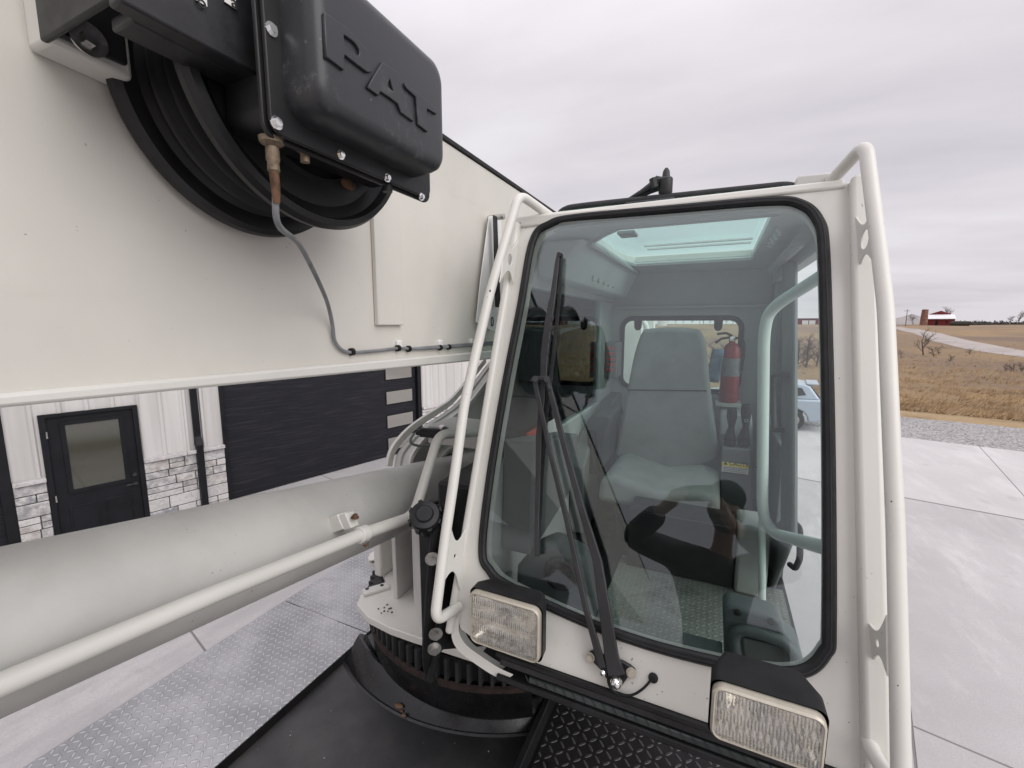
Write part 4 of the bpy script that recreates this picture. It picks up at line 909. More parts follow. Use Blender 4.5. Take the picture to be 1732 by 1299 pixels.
m_ = MB().lathe([(.007, .008), (.008, .014), (.008, .026), (.0068, .028), (.0074, .038), (.006, .040)], p, -Z1, 20); m_.build('connector', 'brown_brass', hb)
p2 = V((-.515, .398, .189)); MB().tube([p2, p2 + V((-.0, .001, -.018)), p2 + V((-.004, .004, -.036))], [.0058, .0055, .0042], 12).build('heat_shrink', 'rust', hb)
p = oX(515, 256, -.515); m_ = MB().lathe([(.013, 0), (.011, .006), (.006, .009), (.006, .02), (.0, .02)], p + Z1 * .006, -Z1, 18); m_.build('spare_connector', 'brown_brass', hb)
for i_, y in ((0, .60),): MB().lathe([(.0, .002), (.016, .002), (.016, 0)], V((-.53, .55, .246)), -Z1, 16).build('drain_disc', 'steel', hb)
#@@CAB
cab = empty('crane_cab', (-.15, 1.85, -.98), 'cream crane operator cab with a large sloped windshield and tube guards', 'crane cab')
il = [V((*uv(*q), 0)) for q in [(905, 410), (930, 384), (975, 373), (1150, 358), (1300, 346), (1350, 351), (1376, 375), (1385, 420), (1390, 600), (1393, 800), (1393, 1050), (1386, 1098), (1345, 1128), (1250, 1119), (1100, 1083), (980, 1040), (862, 985), (832, 960), (821, 925), (835, 800), (860, 650), (885, 520)]]
loop = [(p.x, p.y) for p in catmull(il, 8, True)]
outer = [(-.578, .742), (.262, .742), (.316, -.452), (-.50, -.452), (-.56, -.435), (-.588, -.39)]
m_ = MB(); ring_panel(m_, lambda a, b2: wp(a, b2, 0), offset_loop(loop, .004), outer, WN * .045); m_.build('front_frame', 'cream', cab, bevel=.005, seg=3)
pane_loop = offset_loop(loop, .010)
MB().prism([wp(a, b2, -.001) for a, b2 in pane_loop], WN * .005).build('windshield', 'glass_wind', cab)
wsh = cab.children[-1]
m_ = MB(); sweep(m_, [wp(a, b2, 0) for a, b2 in offset_loop(loop, .0)], -WN, [(-.002, -.003), (-.002, .006), (.002, .011), (.008, .0125), (.016, .010), (.021, .002), (.021, -.003)]); m_.build('gasket', 'rubber', wsh)
m_ = MB(); sweep(m_, [wp(a, b2, 0) for a, b2 in offset_loop(loop, .0095)], -WN, [(-.0015, .0115), (-.0005, .0135), (.0015, .0135), (.0025, .0115)]); m_.build('locking_strip', 'black_plastic', wsh)
# corner posts, half-round tops
def wpost(a0, a1, b0, b1, vt, vb, off0, off1, name):
    """strip on the frame: top from u=a0..a1 at vt, bottom b0..b1 at vb"""
    P_ = []; n_ = 7
    for k in range(n_ + 1):
        t_ = math.pi * (1 - k / n_); P_.append(((a0 + a1) / 2 + (a1 - a0) / 2 * math.cos(t_), vt + (a1 - a0) * .35 * math.sin(t_)))
    P_ += [(b1, vb), (b0, vb)]
    MB().prism([wp(a, b2, off0) for a, b2 in P_], WN * (off1 - off0)).build(name, 'cream', cab, bevel=.009, seg=4)
wpost(.252, .296, .278, .318, .735, -.50, -.024, .05, 'corner_post'); wpost(-.589, -.566, -.597, -.577, .715, -.45, -.020, .05, 'corner_post')
# roof front rail with weld seam
MB().hexa([wp(-.565, .728, -.006), wp(.247, .728, -.006), wp(.247, .752, -.006), wp(-.565, .752, -.006)], [wp(-.565, .728, .05), wp(.247, .728, .05), wp(.247, .752, .05), wp(-.565, .752, .05)]).build('roof_rail', 'cream', cab, bevel=.007, seg=3)
# lower curl at the left corner
m_ = MB(); q0 = [oW(*q, -.004) for q in [(766, 1050), (764, 1078), (775, 1100), (800, 1120), (830, 1140), (855, 1152)]]
ql = catmull(q0, 5); v0 = [p for p in ql] + [p + WN * .06 + V((0, 0, .0)) for p in ql]
n_ = len(ql); in_ = [p + WX * .018 + WU * .020 for p in ql]
m_.add(ql + in_ + [p + WN * .07 for p in ql], [(i, i + 1, n_ + i + 1, n_ + i) for i in range(n_ - 1)] + [(i, i + 1, 2 * n_ + i + 1, 2 * n_ + i) for i in range(n_ - 1)]); m_.build('corner_skirt', 'cream', cab)
# black bumper strip and ribbed step rail
def wstrip(u0, u1, vt, vb, off0, off1, name, mat, bv=.003): return MB().hexa([wp(u0, vb, off0), wp(u1, vb, off0), wp(u1, vt, off0), wp(u0, vt, off0)], [wp(u0, vb, off1), wp(u1, vb, off1), wp(u1, vt, off1), wp(u0, vt, off1)]).build(name, mat, cab, bevel=bv)
wstrip(-.45, .33, -.453, -.466, -.012, .05, 'bumper_strip', 'rubber'); wstrip(-.44, .33, -.467, -.484, .000, .06, 'bumper_strip', 'black_plastic')
rb = wstrip(-.36, .33, -.485, -.499, -.004, .05, 'step_rail', 'step_green'); m_ = MB()
for k in range(30): u = -.36 + k * .023; m_.hexa([wp(u, -.495, -.006), wp(u + .002, -.495, -.006), wp(u - .007, -.484, -.006), wp(u - .009, -.484, -.006)], [wp(u, -.495, -.003), wp(u + .002, -.495, -.003), wp(u - .007, -.484, -.003), wp(u - .009, -.484, -.003)])
m_.build('grip_ribs', 'arm_grey', rb); wstrip(-.44, .33, -.500, -.514, -.012, .06, 'lower_trim', 'rubber')
# ---- shell
def yf(z): return (WD + z * math.sin(TW)) / math.cos(TW) + .05     # just behind the windshield frame
def ysheet(x0, x1, pts, name, mat, bv=.004): return MB().prism([V((x0, y, z)) for y, z in pts], (x1 - x0, 0, 0)).build(name, mat, cab, bevel=bv)
ZF, ZB, ZT, YR = -.93, -.99, .335, 2.60
ysheet(-.588, -.562, [(yf(-.82), -.80), (yf(-.82) + .12, -.93), (YR, -.93), (YR, -.42), (yf(-.42), -.42)], 'side_wall', 'interior')
ysheet(-.588, -.562, [(yf(.12), .12), (YR, .12), (YR, .30), (yf(.30), .30)], 'side_wall', 'interior')
ysheet(-.588, -.562, [(2.32, -.42), (YR, -.42), (YR, .12), (2.32, .12)], 'side_wall', 'interior')
ysheet(-.578, -.573, [(yf(-.42), -.42), (2.32, -.42), (2.32, .12), (yf(.12), .12)], 'side_window', 'glass_green', 0)
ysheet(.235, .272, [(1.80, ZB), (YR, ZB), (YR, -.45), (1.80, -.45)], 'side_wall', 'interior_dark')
ysheet(.235, .272, [(yf(.20) + .02, .20), (YR, .20), (YR, .31), (yf(.31), .31)], 'side_wall', 'interior')
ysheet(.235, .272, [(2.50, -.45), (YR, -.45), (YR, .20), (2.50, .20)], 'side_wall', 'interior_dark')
ysheet(.250, .255, [(1.95, -.45), (2.50, -.45), (2.50, .20), (1.95, .20)], 'side_window', 'glass_green', 0)
dpx = [(1331, 440), (1350, 440), (1350, 905), (1300, 1028), (1296, 900), (1329, 880)]
MB().prism([oX(*q, .24) for q in dpx], (-.016, 0, 0)).build('door_post', 'interior_dark', cab, bevel=.008)
0 and MB().prism([oX(*q, .215) for q in [(1300, 470), (1307, 470), (1300, 900), (1292, 900)]], (.02, 0, 0)).build('door_post', 'interior', cab, bevel=.004)
MB().tube(bend([oX(1340, 880, .255), oX(1353, 893, .262), oX(1353, 945, .262), oX(1345, 962, .262), oX(1336, 955, .255)], .02), .009, 10).build('door_latch', 'rubber', cab)
MB().tube(bend([oX(1322, 727, .21), oX(1309, 728, .21), oX(1308, 634, .21), oX(1330, 634, .21)], .03), .009, 10).build('pull_handle', 'rubber', cab)
# floor, roof
MB().box(-.562, .272, .99, YR, ZB, ZF - .006).build('floor_pan', 'black_metal', cab, bevel=.004)
MB().box(-.30, .26, 1.00, 1.70, ZF - .005, ZF).build('floor_plate', 'diamond_floor', cab)
ring = MB(); sk_in = [(-.33, 1.42), (-.28, 1.355), (.112, 1.355), (.112, 2.20), (-.37, 2.20), (-.405, 2.05), (-.405, 1.54)]
sk_loop = [(p.x, p.y) for p in bend([V((a, b2, 0)) for a, b2 in sk_in + sk_in[:2]], .02)][5:-5]
ring_panel(ring, lambda a, b2: V((a, b2, .278)), sk_in, [(-.585, 1.305), (.27, 1.305), (.27, YR), (-.585, YR)], (0, 0, .012)); ring.build('headliner', 'interior', cab, bevel=.004)
ring = MB(); ring_panel(ring, lambda a, b2: V((a, b2, .292)), [(a * 1.05 , b2 + (.03 if b2 > 1.8 else -.04)) for a, b2 in sk_in], [(-.588, 1.27), (.275, 1.30), (.275, YR + .03), (-.588, YR + .03)], (0, 0, .034)); ring.build('roof', 'cream', cab, bevel=.006)
hatch = MB().prism([V((a, b2, .328)) for a, b2 in [(-.45, 1.29), (.14, 1.29), (.14, 2.25), (-.45, 2.25)]], (0, 0, .005)).build('roof_window', 'glass_roof', cab)
m_ = MB(); sweep(m_, [V((a, b2, .284)) for a, b2 in offset_loop(sk_in, .002)], -Z1, [(-.002, 0), (.002, .010), (.012, .010), (.016, 0)]); m_.build('hatch_trim', 'interior', hatch)
MB().box(-.345, -.285, 1.62, 1.70, .315, .327).build('hatch_latch', 'interior_dark', hatch, bevel=.003)
m_ = MB(); [m_.box(-.30, .10, 1.95 + k * .09, 1.965 + k * .09, .321, .327) for k in (0, 1)]; m_.build('hatch_seal', 'white_paint', hatch)
m_ = MB().tube(catmull([oY(948, 366, 1.36), oY(956, 358, 1.36), oY(985, 352, 1.36), oY(1140, 336, 1.36), oY(1290, 321, 1.36), oY(1325, 318, 1.36), oY(1341, 320, 1.36)], 6), [.006] + [.0155] * 35 + [.006], 12); m_.build('roof_seal', 'rubber', cab)
q = [oY(*a, 1.342) for a in [(1052, 352), (1056, 341), (1142, 331), (1142, 346)]]; m_ = MB().hexa(q, [a + Y1 * .07 for a in q]); rw = m_.build('roof_wiper', 'black_plastic', cab, bevel=.006)
p = oY(1126, 312, 1.37); MB().lathe([(.012, -.045), (.017, -.026), (.019, -.022), (.019, .014), (.016, .018), (.011, .020), (.009, .036), (.004, .044), (.001, .045)], p, Z1, 20).build('pivot_cap', 'arm_grey', rw)
m_ = MB().tube([oY(*q, 1.37) for q in [(1124, 306), (1112, 305), (1104, 313), (1085, 325), (1058, 340)]], [.010, .014, .012, .008, .004], 8); m_.tube([oY(*q, 1.38) for q in [(1120, 318), (1100, 325), (1066, 341)]], .005, 6); m_.tube([oY(*q, 1.36) for q in [(1105, 302), (1108, 318)]], .012, 8); m_.build('wiper_arm', 'arm_grey', rw)
m_ = MB(); q = [oY(*a, 1.33) for a in [(1343, 318), (1347, 301), (1352, 297), (1413, 290), (1408, 311)]]; m_.prism(q, Y1 * .05); m_.build('roof_bracket', 'cream_dull', cab, bevel=.004)
# rear wall with window
ring = MB(); ring_panel(ring, lambda a, b2: V((a, YR, b2)), rrect(-.50, .108, -.36, .028, .055), [(-.585, ZB), (.27, ZB), (.27, .30), (-.585, .30)], (0, .03, 0)); ring.build('rear_wall', 'interior', cab, bevel=.003)
rwn = MB().prism([V((a, YR + .012, b2)) for a, b2 in rrect(-.505, .113, -.365, .033, .055)], (0, .005, 0)).build('rear_window', 'glass_green', cab)
m_ = MB(); sweep(m_, [V((a, YR, b2)) for a, b2 in rrect(-.50, .108, -.36, .028, .055)], -Y1, [(-.010, 0), (-.008, .010), (.012, .010), (.018, 0)]); m_.build('gasket', 'rubber', rwn)
MB().box(-.562, .235, YR - .035, YR, .085, .10).build('wall_ledge', 'interior', cab, bevel=.004)
for x in (-.415, .0): MB().prism([V((x + a, YR - .02, b2)) for a, b2 in [(-.022, .03), (.022, .03), (.02, -.02), (.010, -.036), (-.010, -.036), (-.02, -.02)]], (0, .015, 0)).build('window_clip', 'rubber', rwn, bevel=.004)
# overhead panel on the left
m_ = MB().hexa([(-.562, 1.40, .27), (-.40, 1.40, .27), (-.50, 1.40, .15), (-.562, 1.40, .15)], [(-.562, 2.45, .27), (-.40, 2.45, .27), (-.46, 2.45, .14), (-.562, 2.45, .14)]); oh = m_.build('overhead_panel', 'interior', cab, bevel=.01)
m_ = MB()
for k in range(7): y = 1.72 + k * .09; m_.obox((-.455, y, .215), X1, Y1, Z1, .004, .002, .05)
m_.tube([(-.40, 1.45, .262), (-.395, 2.4, .262)], .011, 8); m_.build('panel_grille', 'seat_light', oh)
m_ = MB().tube([(.20, 1.5, .235), (.20, 2.3, .235)], .018, 10); m_.build('lamp_bar', 'seat_light', cab)
m_ = MB()
for k in range(4): m_.tube([(.135, 1.50 + k * .08, .272), (.15, 1.55 + k * .08, .262), (.135, 1.56 + k * .08, .270)], .004, 6)
m_.build('wire_clips', 'green_tube', cab)
# guard bar inside the door opening
MB().tube(bend([oX(1415, 450, .245), oX(1390, 467, .235), oY(1302, 522, 1.52), oY(1292, 560, 1.52), oY(1289, 872, 1.52), oY(1308, 902, 1.52), oX(1390, 925, .235), oX(1425, 932, .25)], .07, 8), .0165, 16).build('guard_bar', 'green_tube', cab)
MB().tube([oY(1289, 880, 1.53), oY(1289, 1030, 1.53)], .011, 12).build('guard_bar', 'green_tube', cab)
# seat
seat = empty('x', (0, 0, 0), '', ''); bpy.data.objects.remove(seat)
outl = [oY(*q, 2.15) for q in [(1085, 562), (1098, 556), (1135, 554), (1172, 556), (1186, 563), (1194, 590), (1199, 640), (1206, 700), (1213, 750), (1214, 775), (1195, 787), (1150, 800), (1115, 803), (1075, 795), (1043, 775), (1042, 755), (1052, 700), (1062, 650), (1072, 600)]]
sb = MB().prism(catmull(outl, 3, True), (0, .12, 0)).build('seat_back', 'seat_fabric', cab, bevel=.028, seg=5, ang=60)
m_ = MB().tube([V((-.385, 2.148, -.318)), V((-.03, 2.148, -.30))], .003, 6); m_.build('seam', 'rubber', sb)
cu = [(-.42, -.655), (-.36, -.63), (-.18, -.675), (-.03, -.645), (.045, -.665), (.05, -.76), (-.43, -.76)]
MB().prism([V((a, 1.78, b2)) for a, b2 in cu], (0, .39, 0)).build('seat_cushion', 'seat_light', cab, bevel=.03, seg=5, ang=60)
MB().box(-.36, .0, 1.80, 2.2, ZF, -.76).build('seat_base', 'black_metal', cab, bevel=.01)
MB().box(-.27, .10, 1.63, 1.78, ZF, -.70).build('front_box', 'black_metal', cab, bevel=.006)
fbx = MB().box(.103, .20, 1.61, 1.78, ZF, -.685).build('front_box', 'seat_light', cab, bevel=.01, label='pale box at the foot of the right console')
m_ = MB()
for q in ((1218, 948), (1236, 972), (1175, 970)): p = oY(*q, 1.638); m_.bolt(p, -Y1, .006, .004)
m_.build('screw', 'steel', cab)
for s1, x in ((-1, -.455), (1, .085)):
    pass
# arm rests
ar = [oY(*q, 1.95) for q in [(992, 712), (1005, 700), (1033, 702), (1034, 716), (1026, 732), (1024, 780), (1014, 800), (1008, 760), (1006, 735), (994, 736)]]
MB().prism(ar, (0, .28, 0)).build('armrest', 'rubber_grey', cab, bevel=.012, seg=3)
js = MB().tube([oY(1000, 800, 1.9), oY(1001, 760, 1.9), oY(1000, 728, 1.9)], [.026, .016, .02], 12).build('joystick', 'rubber', cab)
# left console
MB().prism([V((-.562, y, z)) for y, z in [(1.80, -.62), (1.95, -.50), (2.35, -.42), (2.6, -.40), (2.6, ZF), (1.9, ZF), (1.80, ZF)]], (.07, 0, 0)).build('left_console', 'interior_dark', cab, bevel=.01)
MB().prism([V((-.562, y, z)) for y, z in [(1.14, -.34), (1.60, -.42), (1.50, -.62), (1.12, -.68)]], (.10, 0, 0)).build('left_panel', 'interior_dark', cab, bevel=.008)
# heater vent box
m_ = MB().prism([oY(*q, 1.12) for q in [(902, 928), (930, 916), (984, 944), (1004, 1010), (1000, 1070), (870, 1010), (872, 960)]], (0, .09, 0)); vb = m_.build('heater_box', 'teal_plastic', cab, bevel=.02, seg=3)
p = oY(948, 970, 1.115); MB().lathe([(.001, .001), (.032, .001), (.036, .010), (.046, .012), (.050, 0)], p, -Y1, 32).build('vent_ring', 'rubber', vb)
m_ = MB(); [m_.obox(p + Z1 * dz - Y1 * .006, V((.9, 0, .4)).normalized(), Y1, V((-.4, 0, .9)).normalized(), .030, .002, .003) for dz in (-.018, -.006, .006, .018)]; m_.build('vent_slats', 'rubber', vb)
# foot pedal housing
m_ = MB().prism([oY(*q, 1.10) for q in [(1222, 1030), (1232, 1024), (1300, 1042), (1322, 1052), (1328, 1075), (1350, 1092), (1362, 1128), (1350, 1150), (1225, 1125)]], (0, .07, 0)); pd = m_.build('pedal_housing', 'teal_plastic', cab, bevel=.014, seg=3)
m_ = MB(); m_.tube(bend([oY(*q, 1.085) for q in [(1246, 1118), (1240, 1070), (1262, 1064), (1335, 1088), (1352, 1130)]], .03), .013, 12); m_.build('pedal_loop', 'teal_plastic', pd)
m_ = MB().prism([oY(*q, 1.094) for q in [(1256, 1078), (1328, 1097), (1340, 1130), (1262, 1115)]], (0, .008, 0)); m_.build('pedal_well', 'interior_dark', pd)
m_ = MB(); [m_.sphere(oY(*q, 1.098), .009, .006, .009, 12, 8) for q in ((1248, 1036), (1305, 1052))]; m_.build('screw', 'rubber', pd)
m_ = MB().prism([oY(*q, 1.08) for q in [(1150, 1098), (1153, 1090), (1222, 1108), (1222, 1116)]], (0, .05, 0)); m_.build('foot_pedal', 'teal_plastic', cab, bevel=.003)
# right console with levers and the caution label
co = MB().prism([oY(*q, 2.05) for q in [(1221, 756), (1270, 760), (1275, 900), (1216, 890)]], (0, .30, 0)).build('right_console', 'interior_dark', cab, bevel=.008)
MB().hexa([oY(1218, 700, 2.3), oY(1272, 702, 2.3), oY(1275, 765, 2.3), oY(1216, 760, 2.3)], [a + Y1 * .2 for a in (oY(1218, 700, 2.3), oY(1272, 702, 2.3), oY(1275, 765, 2.3), oY(1216, 760, 2.3))]).build('console_back', 'interior', cab, bevel=.008)
for (x, y0, y1) in ((1238, 690, 722), (1262, 684, 720)):
    lv = MB().tube([oY(x - 4, 752, 2.08), oY(x - 3, 735, 2.08), oY(x - 1, 722, 2.08), oY(x, y0 + 14, 2.06), oY(x, y0, 2.06)], [.026, .020, .012, .021, .018], 14).build('control_lever', 'rubber', cab)
    MB().lathe([(.018, 0), (.020, .004), (.018, .008), (.023, .012), (.020, .016), (.026, .020), (.022, .024), (.029, .028)], oY(x - 3, 733, 2.08), -Z1, 20).build('boot', 'rubber', lv)
p = oY(1262, 711, 2.03); MB().lathe([(.004, 0), (.004, .003), (.008, .003), (.008, 0)], p, -Y1, 16).build('button', 'chrome', cab)
a, b2 = oY(1222, 778, 2.047), oY(1267, 803, 2.047); zt, zb = a.z, b2.z; zm = zt - (zt - zb) * .45
lb_ = MB().box(a.x, b2.x - .004, 2.045, 2.049, zb, zt - .008).build('caution_label', 'label_white', co)
MB().box(a.x, b2.x - .004, 2.043, 2.0455, zm, zt - .008).build('label_header', 'label_yellow', lb_)
text('caution_text', 'CAUTION', .0235, (a.x + .026, 2.0425, zm + .006), X1, Z1, 'ink', lb_, bold=.0006)
MB().prism([V((a.x + .005, 2.0425, zm + .005)), V((a.x + .021, 2.0425, zm + .005)), V((a.x + .013, 2.0425, zm + .021))], (0, .0008, 0)).build('warning_triangle', 'ink', lb_)
m_ = MB()
for k in range(4):
    x = a.x + .006
    while x < b2.x - .016:
        l = random.uniform(.004, .012); m_.box(x, x + l, 2.0440, 2.0446, zm - .008 - k * .0072, zm - .0055 - k * .0072); x += l + .002
m_.build('fine_print', 'arm_grey', lb_)
# switch box on the rear left pillar
sw = MB().box(-.56, -.50, 2.42, 2.60, -.30, -.10).build('switch_panel', 'interior_dark', cab, bevel=.004)
m_ = MB(); [m_.box(-.548 + i * .016, -.537 + i * .016, 2.416, 2.42, -.14 - k * .03, -.125 - k * .03) for i in range(3) for k in range(5)]; m_.build('switches', 'label_red', sw)
# red/white operator decals low on the left window sill
for q0, q1, mt_, nm in (((893, 733), (926, 745), 'label_red', 'decal'), ((926, 716), (940, 742), 'label_white', 'decal')):
    a, b2 = oX(*q0, -.556), oX(*q1, -.556); MB().box(-.561, -.556, min(a.y, b2.y), max(a.y, b2.y), min(a.z, b2.z), max(a.z, b2.z)).build(nm, mt_, cab)
# ---- grab tubes outside
TO = -.10
def tp(x, y, o=TO): return oW(x, y, o)
gr = MB().tube(bend([tp(1406, 306, .03), tp(1464, 243, -.095), tp(1487, 425), tp(1498, 520), tp(1515, 900), tp(1521, 1150), tp(1526, 1420)], .03, 8), .0135, 20).build('grab_tube', 'cream', cab)
gl = MB().tube(bend([tp(940, 372, .06), tp(878, 328), tp(830, 490), tp(786, 680), tp(769, 803), tp(754, 902), tp(735, 1052), tp(776, 1026, -.01)], .035, 8), .0132, 20).build('grab_tube', 'cream', cab)
def hourglass(pts_t, pts_p, hole, r, name='tube_bracket'):
    """plate from tube (pts_t: top, bottom px at tube offset) to post"""
    a0, a1 = tp(*pts_t[0]), tp(*pts_t[1]); b0, b1 = tp(*pts_p[0], -.015), tp(*pts_p[1], -.015)
    def q(s_, t_):
        w_ = .26 * math.sin(math.pi * s_); L0 = a0.lerp(b0, s_); L1 = a1.lerp(b1, s_); t2 = w_ + (1 - 2 * w_) * t_; return L0.lerp(L1, t2)
    n_ = 8; loop_ = [q(i / n_, 0) for i in range(n_)] + [q(1, i / n_) for i in range(n_)] + [q(1 - i / n_, 1) for i in range(n_)] + [q(0, 1 - i / n_) for i in range(n_)]
    c = q(.5, .5); e1 = (q(.6, .5) - c).normalized(); nn2 = e1.cross((q(.5, .6) - c)).normalized(); e2 = nn2.cross(e1); h_ = []
    for p in loop_:
        d = p - c; a = math.atan2(d.dot(e2), d.dot(e1)); h_.append(c + (e1 * math.cos(a) + e2 * math.sin(a)) * r)
    MB().holed(loop_, h_, nn2 * .004).build(name, 'cream', cab, bevel=.001)
hourglass(((858, 395), (846, 478)), ((878, 405), (868, 480)), 1, .016); hourglass(((762, 885), (748, 990)), ((790, 890), (778, 1000)), 1, .005)
hourglass(((1478, 345), (1487, 460)), ((1447, 360), (1455, 455)), 1, .020); hourglass(((1503, 1040), (1505, 1145)), ((1470, 1050), (1478, 1120)), 1, .007)
MB().tube(bend([tp(1470, 1255, -.01), tp(1478, 1275, -.04), tp(1510, 1330, -.09)], .02), .0125, 14).build('grab_tube', 'cream', cab)
for (q, r_, mt_, par) in (((829, 492), .0026, 'rust', gl), ((824, 503), .0018, 'ink', gl), ((1513, 742), .0014, 'cable_grey', gr), ((1508, 848), .001, 'ink', gr), ((1519, 1160), .0011, 'rust', gr)):
    MB().sphere(tp(*q, TO - .0120), r_, r_ * .6, r_ * 1.4, 8, 6).build('paint_chip', mt_, par)
m_ = MB()
for q in ((1432, 1120), (1446, 700), (1420, 640), (1436, 1222), (1400, 1190), (1120, 1170), (960, 1090), (1444, 1010), (850, 700), (838, 760)):
    m_.cyl(oW(*q, -.0008), oW(*q, .0), random.uniform(.0005, .0011), n=6)
m_.build('paint_chip', 'rust_dark', cab)
# ---- headlamps
def lamp(tl, tr, br, bl, y, dep):
    a, b2, c, d = (oY(*q, y) for q in (tl, tr, br, bl)); ce = (a + b2 + c + d) / 4
    x0, x1 = (a.x + d.x) / 2, (b2.x + c.x) / 2; z1, z0 = (a.z + b2.z) / 2, (c.z + d.z) / 2
    h_ = MB(); L1 = [V((p, y + .012, q)) for p, q in rrect(x0 - .004, x1 + .004, z0 - .004, z1 + .004, .016)]; L2 = [V((p, y + dep * .5, q)) for p, q in rrect(x0 - .003, x1 + .003, z0 + .000, z1 + .005, .015)]; L3 = [V((p, y + dep, q)) for p, q in rrect(x0 + .014, x1 - .014, z0 + .02, z1 - .004, .014)]
    n_ = len(L1); h_.v = L1 + L2 + L3; h_.f = [(i + o * n_, (i + 1) % n_ + o * n_, (i + 1) % n_ + (o + 1) * n_, i + (o + 1) * n_) for o in (0, 1) for i in range(n_)] + [tuple(range(2 * n_, 3 * n_))]; h_.col = [None] * len(h_.f)
    hl = h_.build('headlamp', 'rubber', cab)
    m_ = MB(); sweep(m_, [V((p, y + .004, q)) for p, q in rrect(x0 + .005, x1 - .005, z0 + .005, z1 - .005, .013)], -Y1, [(-.002, -.004), (-.0015, .003), (.002, .005), (.0055, .002), (.006, -.01)]); m_.build('bezel', 'lamp_bezel', hl)
    MB().prism([V((p, y, q)) for p, q in rrect(x0 + .004, x1 - .004, z0 + .004, z1 - .004, .013)], (0, .004, 0)).build('lens', 'lens_relief', hl)
    bo_ = MB(); cx_, cz_ = (x0 + x1) / 2, (z0 + z1) / 2; rings = []
    for t_, s1 in ((0, 1.0), (.36, .84), (.66, .62), (.88, .36), (1, .12)): rings.append([V((cx_ + (p - cx_) * s1, y + .008 + dep * .72 * t_, cz_ + (q - cz_) * s1)) for p, q in rrect(x0 + .005, x1 - .005, z0 + .005, z1 - .005, .013)])
    n_ = len(rings[0]); bo_.v = [p for l in rings for p in l]; bo_.f = [(i + o * n_, (i + 1) % n_ + o * n_, (i + 1) % n_ + (o + 1) * n_, i + (o + 1) * n_) for o in range(4) for i in range(n_)] + [tuple(range(4 * n_, 5 * n_))]; bo_.col = [None] * len(bo_.f)
    bo_.build('reflector', 'reflector', hl, ang=80)
    MB().cyl(V((cx_, y + dep * .6, cz_)), V((cx_, y + .018, cz_)), .008, n=12).build('bulb', 'steel', hl)
    m_ = MB().box(cx_ - .03, cx_ + .03, y + dep * .7, y + dep + .03, z0 - .01, z0 + .03); m_.build('lamp_mount', 'black_metal', hl, bevel=.003)
lamp((799, 1005), (918, 1031), (905, 1124), (789, 1083), .82, .075)
lamp((1206, 1163), (1398, 1214), (1396, 1310), (1200, 1253), .73, .100)
# ---- pantograph wiper
WO = -.035
def wq(x, y, o=WO): return oW(x, y, o)
m_ = MB().prism([wq(*q, -.012) for q in [(994, 1104), (1003, 1100), (1020, 1108), (1052, 1118), (1066, 1126), (1075, 1134), (1073, 1144), (1062, 1146), (1052, 1160), (1036, 1166), (1026, 1150), (1016, 1134), (998, 1116)]], WN * .012); wpr = m_.build('wiper', 'black_plastic', cab, bevel=.003)
m_ = MB().bolt(wq(998, 1112, -.013), -WN, .007, .006); m_.bolt(wq(1068, 1138, -.013), -WN, .007, .006); m_.build('bolt', 'lamp_bezel', wpr)
p = wq(1043, 1152, -.03); MB().lathe([(.012, 0), (.012, .012), (.010, .017), (.006, .021), (.001, .022)], p, -WN, 20).build('cap_nut', 'chrome', wpr)
p = wq(1020, 1137, -.03); MB().lathe([(.006, 0), (.006, .006), (.001, .010)], p, -WN, 14).build('cap_nut', 'chrome', wpr)
def arm(pts, widths, off, th, name, mat='arm_grey'):
    P_ = [wq(*q, off) for q in pts]; L_, R_ = [], []
    for i, p in enumerate(P_):
        t_ = (P_[min(i + 1, len(P_) - 1)] - P_[max(i - 1, 0)]).normalized(); s1 = t_.cross(WN).normalized() * widths[i] / 2; L_.append(p - s1); R_.append(p + s1)
    return MB().prism(L_ + R_[::-1], -WN * th).build(name, mat, wpr, bevel=.0015)
arm([(1044, 1140), (1036, 1110), (1012, 950), (985, 860), (960, 770), (926, 640)], [.036, .030, .021, .016, .014, .013], -.024, .012, 'main_arm')
arm([(1020, 1128), (1008, 1085), (992, 1030), (960, 880), (935, 780), (905, 642)], [.016, .016, .012, .013, .012, .012], -.030, .009, 'link_arm')
arm([(930, 660), (924, 640), (905, 640), (898, 645)], [.006, .012, .012, .006], -.036, .006, 'cross_link')
for q in ((905, 641), (925, 641)): MB().cyl(wq(*q, -.026), wq(*q, -.050), .0085, n=16).build('pivot', 'arm_grey', wpr)
bl = arm([(947, 430), (944, 450), (938, 500), (930, 545), (923, 600), (921, 660), (917, 700), (914, 740), (913, 800), (911, 880), (910, 940)], [.008, .013, .016, .021, .021, .015, .015, .017, .013, .011, .012], -.012, .014, 'blade_frame')
m_ = MB(); q0 = [wq(*q, -.006) for q in [(951, 432), (948, 500), (938, 600), (926, 700), (918, 800), (911, 935)]]
for a, b2 in zip(q0, q0[1:]): s1 = WX * .003; m_.hexa([a - s1, a + s1, b2 + s1, b2 - s1], [a - s1 - WN * .014, a + s1 - WN * .014, b2 + s1 - WN * .014, b2 - s1 - WN * .014])
m_.build('rubber_blade', 'rubber', bl)
m_ = MB()
for q in ((934, 540), (931, 557), (928, 577), (926, 598)): c = wq(*q, -.0262); m_.prism([c + WX * (.0048 * math.cos(a)) + WU * (.008 * math.sin(a)) + WX * (.003 * math.sin(a)) for a in [R(30 * k) for k in range(12)]], -WN * .0006)
m_.build('slot', 'ink', bl)
m_ = MB(); [m_.cyl(wq(*q, -.024), wq(*q, -.031), .004, n=10) for q in ((947, 430), (1027, 1068), (922, 640))]; m_.build('rivet', 'chrome', bl)
